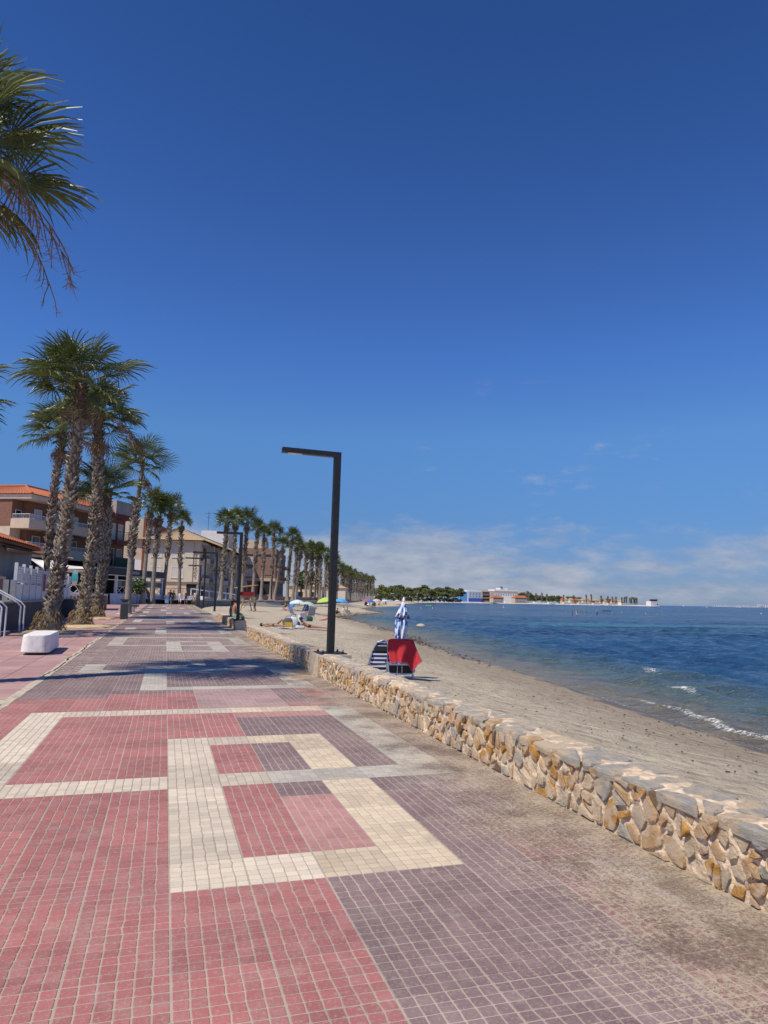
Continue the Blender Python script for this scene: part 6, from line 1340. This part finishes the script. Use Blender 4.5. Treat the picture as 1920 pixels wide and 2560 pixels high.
# walkers
def walker(px_, lab, rz, wear, sk, hair, h, **k): b = G(px_, 1514); return person(lab, (b.x, b.y, gz(b.y)), R(rz), 'walk', wear, sk, hair, h, **k)
walker(424, 'woman in black top and denim shorts walking first of the family', 185, {'hips': 'denim', 'thigh': 'denim', 'belly': 'black', 'chest': 'black', 'uarm': 'black'}, 1, 'brown', 1.72)
p_ = walker(432, 'person in dark clothes walking just behind the woman in denim shorts', 170, {'hips': 'black', 'thigh': 'black', 'calf': 'black', 'belly': 'black', 'chest': 'black', 'uarm': 'black'}, 1, 'dark', 1.66); p_.location.y += 1.4
walker(449, 'girl in a loose white shirt walking with a pink bag', 180, {'hips': 'white', 'belly': 'white', 'chest': 'white', 'uarm': 'white', 'thigh': 'white'}, 1, 'brown', 1.55, long_hair=True); walker(464, 'woman in black top and blue shorts walking in the middle of the family', 182, {'hips': 'denim', 'thigh': 'denim', 'belly': 'black', 'chest': 'black'}, 0, 'fair', 1.62)
walker(480, 'child in a pale blue dress holding the last walker by the hand', 175, {'hips': 'lilac', 'belly': 'lilac', 'chest': 'lilac', 'thigh': 'denim'}, 1, 'dark', 1.28); walker(487, 'woman in white top and yellow shorts walking last beside the bin', 180, {'hips': 'yellow', 'thigh': 'yellow', 'belly': 'white', 'chest': 'white'}, 1, 'dark', 1.62)
b = G(416, 1514); o = thing('beach_bag', 'blue and white bag carried by the first walking woman', 'bag', (b.x, b.y, gz(b.y) + .25)); m = MB(); m.loft([[(-.16, -.06, 0), (.16, -.06, 0), (.16, .06, 0), (-.16, .06, 0)], [(-.2, -.03, .4), (.2, -.03, .4), (.2, .03, .4), (-.2, .03, .4)]]); m.build('body', cmat('bag_blue', (.15, .3, .55)), o); m = MB(); m.tube([(-.1, 0, .4), (0, 0, .62), (.1, 0, .4)], .012, 5); m.build('handle', CL['white'], o)
# life guard stand
ls = sand_pt(615, 1527); o = thing('lifeguard_stand', 'wooden lifeguard high chair with red seat on the sand', 'lifeguard stand', ls, R(18)); M_PLANK = mat('stand_wood', (.40, .24, .12), .85, .2, 6); hs = at(615, 1492, ls.y).z - ls.z; ht = at(615, 1466, ls.y).z - ls.z
for sx, sy in ((-1, -1), (1, -1), (-1, 1), (1, 1)): m = MB(); m.tube([(sx * .95, sy * .6, -.1), (sx * .42, sy * .38, hs)], .06, 5); m.build('leg', M_PLANK, o)
m = MB(); m.box(-.55, .55, -.5, .5, hs, hs + .08); m.build('platform', M_PLANK, o); m = MB(); m.tube([(-.6, -.6, .3), (.35, -.48, hs * .8)], .05, 5); m.build('brace', M_PLANK, o)
m = MB(); m.box(-.7, .62, -.56, -.5, hs + .12, hs + .55); m.box(-.7, .62, .5, .56, hs + .12, hs + .55); m.build('side_panel', CL['red'], o); m = MB(); m.tube([(.1, 0, hs), (-.05, 0, ht)], .06, 5); m.build('canopy_post', M_PLANK, o); m = MB(); m.loft([[(-1.25, -.6, ht - .22), (1.05, -.6, ht + .12), (1.05, .6, ht + .12), (-1.25, .6, ht - .22)], [(-1.25, -.6, ht - .14), (1.05, -.6, ht + .20), (1.05, .6, ht + .20), (-1.25, .6, ht - .14)]]); m.build('canopy', M_PLANK, o)
person('lifeguard in red sitting on the wooden high chair', ls + Vector((.1, 0, hs + .10)), R(-70), 'sit', {'chest': 'red', 'belly': 'red', 'hips': 'red', 'uarm': 'red'}, 2, 'dark', 1.75)
gv = sand_pt(637, 1530); person('man in a bright green vest and dark red shorts beside the lifeguard stand', gv, R(60), 'stand', {'chest': 'green', 'belly': 'green', 'hips': 'purple', 'thigh': 'purple'}, 2, 'dark', 1.72)
# sunbathers near the wall
def S(x, y): return sand_pt(x, y)
def towel_flat(label, p, L, w, rz, m_):
    o = thing('towel', label, 'towel', p + Vector((0, 0, .015)), rz); m = MB(); N = 10
    for i in range(N): a, b_ = -L / 2 + L * i / N, -L / 2 + L * (i + 1) / N; za, zb_ = .02 * math.sin(i * 1.7), .02 * math.sin((i + 1) * 1.7); m.quad([(a, -w / 2, za), (b_, -w / 2, zb_), (b_, w / 2, zb_), (a, w / 2, za)])
    q = m.build('cloth', m_); q.parent = o; s_ = q.modifiers.new('t', 'SOLIDIFY'); s_.thickness = .015; return o
q = S(681, 1569); person('sunbather lying on their back with one knee raised on a towel', q + Vector((.1, 0, .02)), R(-25), 'supine', {'hips': 'black'}, 1, 'dark', 1.65); towel_flat('pale towel under the sunbather with the raised knee', q, 2.3, .9, R(-25), cmat('towel_pale', (.5, .6, .66)))
q = S(777, 1573); person('woman in black bikini and black hat lying propped on her elbows', q + Vector((0, 0, .02)), R(-14), 'prone', {'hips': 'black', 'belly': 'black'}, 1, 'dark', 1.66, hat='black'); towel_flat('long pale towel under the woman in the black hat', q, 2.4, .9, R(-14), cmat('towel_pink', (.62, .5, .5)))
q = S(808, 1552); person('person in pink lying flat on the sand left of the near lamp', q, R(160), 'prone', {'hips': 'pink', 'belly': 'pink', 'chest': 'pink'}, 0, 'brown', 1.6)
q = S(712, 1519); person('bare-chested man in black shorts sitting on the sand near the far wall', q, R(-120), 'ground', {'hips': 'black', 'thigh': 'black'}, 1, 'dark', 1.75); q = S(714, 1527); person('sunbather lying flat beyond the striped deck chair', q, R(190), 'supine', {'hips': 'red'}, 0, 'brown', 1.6)
def bag(label, p, w, h, d, c, c2=None):
    o = thing('beach_bag', label, 'bag', p); m = MB(); rr_ = rrect(-w / 2, w / 2, -d / 2, d / 2, min(w, d) * .25, 3); f = lambda s, z: [(x * s, y * s, z) for x, y in rr_]; m.loft([f(.92, 0), f(1.0, h * .3), f(.95, h * .8), f(.6, h)]); m.build('body', cmat('bag_cloth', c), o, smooth=True); m = MB(); m.tube([(-w * .3, 0, h * .85), (-w * .2, -d * .4, h * 1.2), (w * .2, -d * .4, h * 1.2), (w * .3, 0, h * .85)], .015, 5); m.build('handle', CL['black'], o)
    if c2: m = MB(); m.box(-w * .4, w * .4, -d * .56, -d * .5, h * .05, h * .6); m.build('pocket', cmat('bag_pocket', c2), o)
bag('black and white rucksack with yellow front pocket on the sand', S(719, 1572), .5, .55, .35, (.10, .10, .11), (.75, .45, .03)); bag('white beach bag beside the rucksack with yellow pocket', S(732, 1570), .5, .62, .35, (.70, .71, .75)); bag('dark bag at the end of the sunbather towels', S(741, 1570), .4, .35, .3, (.04, .04, .05)); bag('low white bag right of the dark bag', S(750, 1573), .5, .2, .3, (.6, .6, .6))
q = S(755, 1553); o = thing('cool_box', 'white cool box with grey side beside the green bag', 'cool box', q, R(20)); part('body', CL['white'], o, (-.28, .28, -.2, .2, 0, .5)); part('lid', CL['lilac'], o, (-.3, .3, -.22, .22, .502, .6)); bag('dark green bag beside the white cool box', S(772, 1553), .6, .4, .4, (.02, .10, .05))
def deck_chair(label, p, rz, m_, sc=1.0):
    o = thing('deck_chair', label, 'beach chair', p, rz); m = MB(); w = .28
    m.loft([[(-w, .0, .30), (w, .0, .30), (w, .02, .29), (-w, .02, .29)], [(-w, .44, .26), (w, .44, .26), (w, .46, .25), (-w, .46, .25)]]); m.build('seat', m_, o); m = MB(); m.loft([[(-w, .0, .30), (w, .0, .30), (w, .02, .29), (-w, .02, .29)], [(-w, -.32, .92), (w, -.32, .92), (w, -.30, .93), (-w, -.30, .93)]]); m.build('backrest', m_, o)
    m = MB()
    for sx in (-w, w): m.tube([(sx, .46, .26), (sx, .44, 0)], .014, 5); m.tube([(sx, .3, .28), (sx, -.2, 0)], .014, 5); m.tube([(sx, .02, .3), (sx, -.33, .95)], .014, 5); m.tube([(sx, .4, .48), (sx, -.15, .5)], .016, 5)
    m.build('frame', M_ALU, o); o.scale = (sc, sc, sc); return o
deck_chair('navy striped deck chair beside the green bag, back to the camera', S(778, 1548), R(5), M_STR, 1.1); deck_chair('low striped deck chair left of the white cool box', S(730, 1542), R(-60), M_STRB); deck_chair('bright blue deck chair under the closed navy parasol', S(729, 1524), R(150), cmat('canvas_blue', (.05, .25, .55)), 1.2); deck_chair('dark blue deck chair in the shade of the striped parasol', S(757, 1534), R(100), CL['navy'], 1.2); deck_chair('dark deck chair at the right under the striped parasol', S(768, 1534), R(200), CL['navy'], 1.2)
def parasol(label, p, r, h, m_, tilt=(0, 0), closed=False):
    o = thing('beach_parasol', label, 'parasol', p); o.rotation_euler = (tilt[0], tilt[1], 0); m = MB(); m.tube([(0, 0, -.2), (0, 0, h)], .02, 6); m.build('pole', M_WHITE, o); m = MB()
    if closed: m.lathe([(.03, h + .05), (.10, h - .2), (.14, h * .5), (.05, h * .35)], 10)
    else:
        n = 8; rings = []
        for t in (0.02, .35, .7, 1.0): rings.append([((r * t * (1 - .03 * (k % 2))) * math.cos(6.2832 * k / 16), (r * t * (1 - .03 * (k % 2))) * math.sin(6.2832 * k / 16), h - .42 * r * t * t) for k in range(16)])
        rings.append([(x, y, z - .12) for x, y, z in rings[-1]]); m.loft(rings, caps=False)
    m.build('canopy', m_, o); return o
M_PST = stripes('parasol_stripes', (.66, .66, .62), (.20, .42, .28), 9, 'Z', .5); M_PWB = mat('parasol_pale_blue', (.60, .70, .80), .8, .2, 6)
q = S(761, 1532); parasol('pale blue and white parasol on the middle of the beach', q + Vector((-.3, 3.5, 0)), 1.05, 1.6, M_PWB); parasol('green and white striped parasol tilted in front of the pale blue one', q + Vector((.3, 0, 0)), 1.15, 1.4, M_PST, (0, R(14))); parasol('closed navy parasol beside the bright blue deck chair', S(741, 1520), .1, 2.0, cmat('canvas_navy', (.03, .09, .30)), closed=True)
q = S(764, 1532); person('person sitting in the shade under the striped parasol', q + Vector((0, .3, .1)), R(-40), 'ground', {'chest': 'navy', 'belly': 'navy', 'hips': 'navy', 'thigh': 'navy'}, 2, 'dark', 1.7)
parasol('lime green parasol near the far promenade steps', S(815, 1517), 1.7, 1.7, cmat('canvas_lime', (.42, .60, .12)), (0, R(-8))); parasol('bright sky blue parasol right of the near lamp post', S(851, 1517), 1.7, 1.75, cmat('canvas_sky', (.08, .36, .70)), (0, R(8)))
for (x, y, lb, w_, sk, hr) in ((826, 1537, 'person in black sitting left of the near lamp post base', 'black', 2, 'dark'), (841, 1536, 'dark-clothed sitter just right of the near lamp post', 'black', 1, 'dark'), (857, 1531, 'sitter in white right of the near lamp post', 'white', 1, 'dark'), (866, 1533, 'sitter facing the sea beside the white sitter', 'grey', 0, 'brown')): person(lb, S(x, y), R(-70), 'ground', {'hips': w_, 'thigh': w_, 'belly': w_, 'chest': w_}, sk, hr, 1.7)
for i, (x, y, c, lb) in enumerate(((918, 1513, (.45, .10, .10), 'red and white parasol in the far beach group'), (925, 1516, (.05, .12, .42), 'royal blue parasol in the far beach group'), (941, 1512, (.62, .45, .48), 'pink parasol right of the far beach group'), (962, 1510, (.6, .6, .62), 'white parasol above the furled umbrella tip'), (975, 1509, (.2, .35, .6), 'blue parasol by the far waterline'), (993, 1508, (.5, .55, .6), 'pale parasol near the pines waterline'))): parasol(lb, S(x, y), 1.6, 1.9, cmat('canvas_far', c))
for i, (x, y, c) in enumerate(((914, 1517, 'black'), (921, 1518, 'navy'), (931, 1517, 'green'), (937, 1517, 'black'), (950, 1513, 'pink'), (965, 1512, 'teal'))): deck_chair('far beach seat in ' + c + ' canvas, number ' + 'one two three four five six'.split()[i] + ' from the promenade side', S(x, y), R(60 * i), CL[c], 1.3)
for i, (x, y, w_) in enumerate(((917, 1517, 'black'), (934, 1517, 'navy'), (946, 1514, 'red'), (958, 1512, 'grey'), (963, 1512, 'red'))): person('tiny seated beachgoer in ' + w_ + ', ' + 'first second third fourth fifth'.split()[i] + ' of the far group', S(x, y), R(-60), 'ground', {'hips': w_, 'chest': w_, 'thigh': w_}, i % 2 + 1, 'dark', 1.7)
# bathers in the sea
def bather(label, px_, yw, yt, sk, hair, wear, rz=0, long_hair=False):
    p = gp(px_, yw, WZ); top = at(px_, yt, p.y).z - WZ; h = 1.7; return person(label, (p.x, p.y, WZ + top - h), R(rz), 'water', wear, sk, hair, h, long_hair)
for (x, yw, yt, lb, sk, hr, w_, lh) in ((1431, 1537, 1526, 'woman with long dark hair standing waist-deep in the sea', 1, 'dark', 'black', True), (1442, 1537, 1524, 'woman in pale bikini standing beside the long-haired bather', 0, 'brown', 'white', True), (1467, 1535, 1530, 'bather crouching right of the two standing women', 1, 'dark', 'navy', False), (1456, 1531, 1527, 'bather with only the head out left of the lone man', 1, 'dark', 'navy', False),
        (1492, 1536, 1523.5, 'broad-shouldered man with white cap standing alone in the sea', 0, 'grey', 'black', False), (1509, 1532, 1529, 'head of a bather under the dark paddle board', 1, 'dark', 'navy', False), (1519, 1532, 1528.5, 'bather close right under the paddle board', 1, 'brown', 'navy', False), (1533, 1533, 1528.5, 'bather in white shirt right of the paddle board', 0, 'brown', 'white', False), (1555, 1533, 1529, 'swimmer splashing white water', 0, 'fair', 'white', False),
        (1614, 1535.5, 1531, 'leftmost bather of the four below the harbour tower', 0, 'fair', 'white', False), (1628, 1536, 1531.5, 'dark-haired bather second of the four below the harbour tower', 2, 'dark', 'black', False), (1636, 1536, 1532, 'low bather third of the four below the harbour tower', 1, 'dark', 'navy', False), (1645, 1537, 1532, 'pale bather last of the four below the harbour tower', 0, 'brown', 'white', False), (1409, 1524.5, 1521, 'lone far bather left of the two women', 1, 'brown', 'navy', False), (1684, 1531, 1528, 'dark bather far out right of the tower', 2, 'dark', 'black', False),
        (1012, 1522, 1511.5, 'bather beside the furled parasol top', 1, 'dark', 'navy', False), (1052.5, 1522, 1511, 'dark-haired bather in white standing off the beach', 1, 'dark', 'white', False), (1081.5, 1522, 1512, 'bather in white suit behind a green float', 1, 'brown', 'white', False), (1084, 1512, 1506.5, 'small far bather beyond the green float', 1, 'dark', 'navy', False), (1130.5, 1511, 1505.5, 'far bather before the blue building', 1, 'dark', 'red', False)): bather(lb, x, yw, yt, sk, hr, {'hips': w_, 'belly': w_, 'thigh': w_}, 180 + (x % 7) * 20, lh)
p = gp(1517, 1528, WZ); o = thing('paddle_board', 'long dark paddle board floating behind the bathers', 'paddle board', p, R(-16)); L = 2.6 * p.y / 175; m = MB(); ol = [(math.cos(6.2832 * k / 16) * L / 2, math.sin(6.2832 * k / 16) * .4) for k in range(16)]; m.loft([[(x, y, -.05) for x, y in ol], [(x, y, .22) for x, y in ol]]); m.build('board', CL['navy'], o)
p = gp(1071, 1515, WZ); o = thing('swim_float', 'pale green inflatable float beside the bather in white', 'float', p); m = MB(); m.tube([(-1.2, 0, .1), (1.2, 0, .1)], [.2, .25], 8); m.build('tube', CL['green'], o)
p = gp(1053 - 0, 1595, WZ); o = thing('rock', 'pale rounded rock in the shallows right of the parasol', 'rock', gp(1052, 1565.5, WZ)); m = MB(); rb = random.Random(6); m.lathe([(.42, -.2), (.40, .05), (.28, .16), (.12, .2), (.0, .21)], 10); m.v = [(x * rb.uniform(.85, 1.15), y * rb.uniform(.85, 1.15), z * rb.uniform(.8, 1.2)) for x, y, z in m.v]; m.build('stone', STONES[1], o)

bpy.data.scenes.remove(TMP)
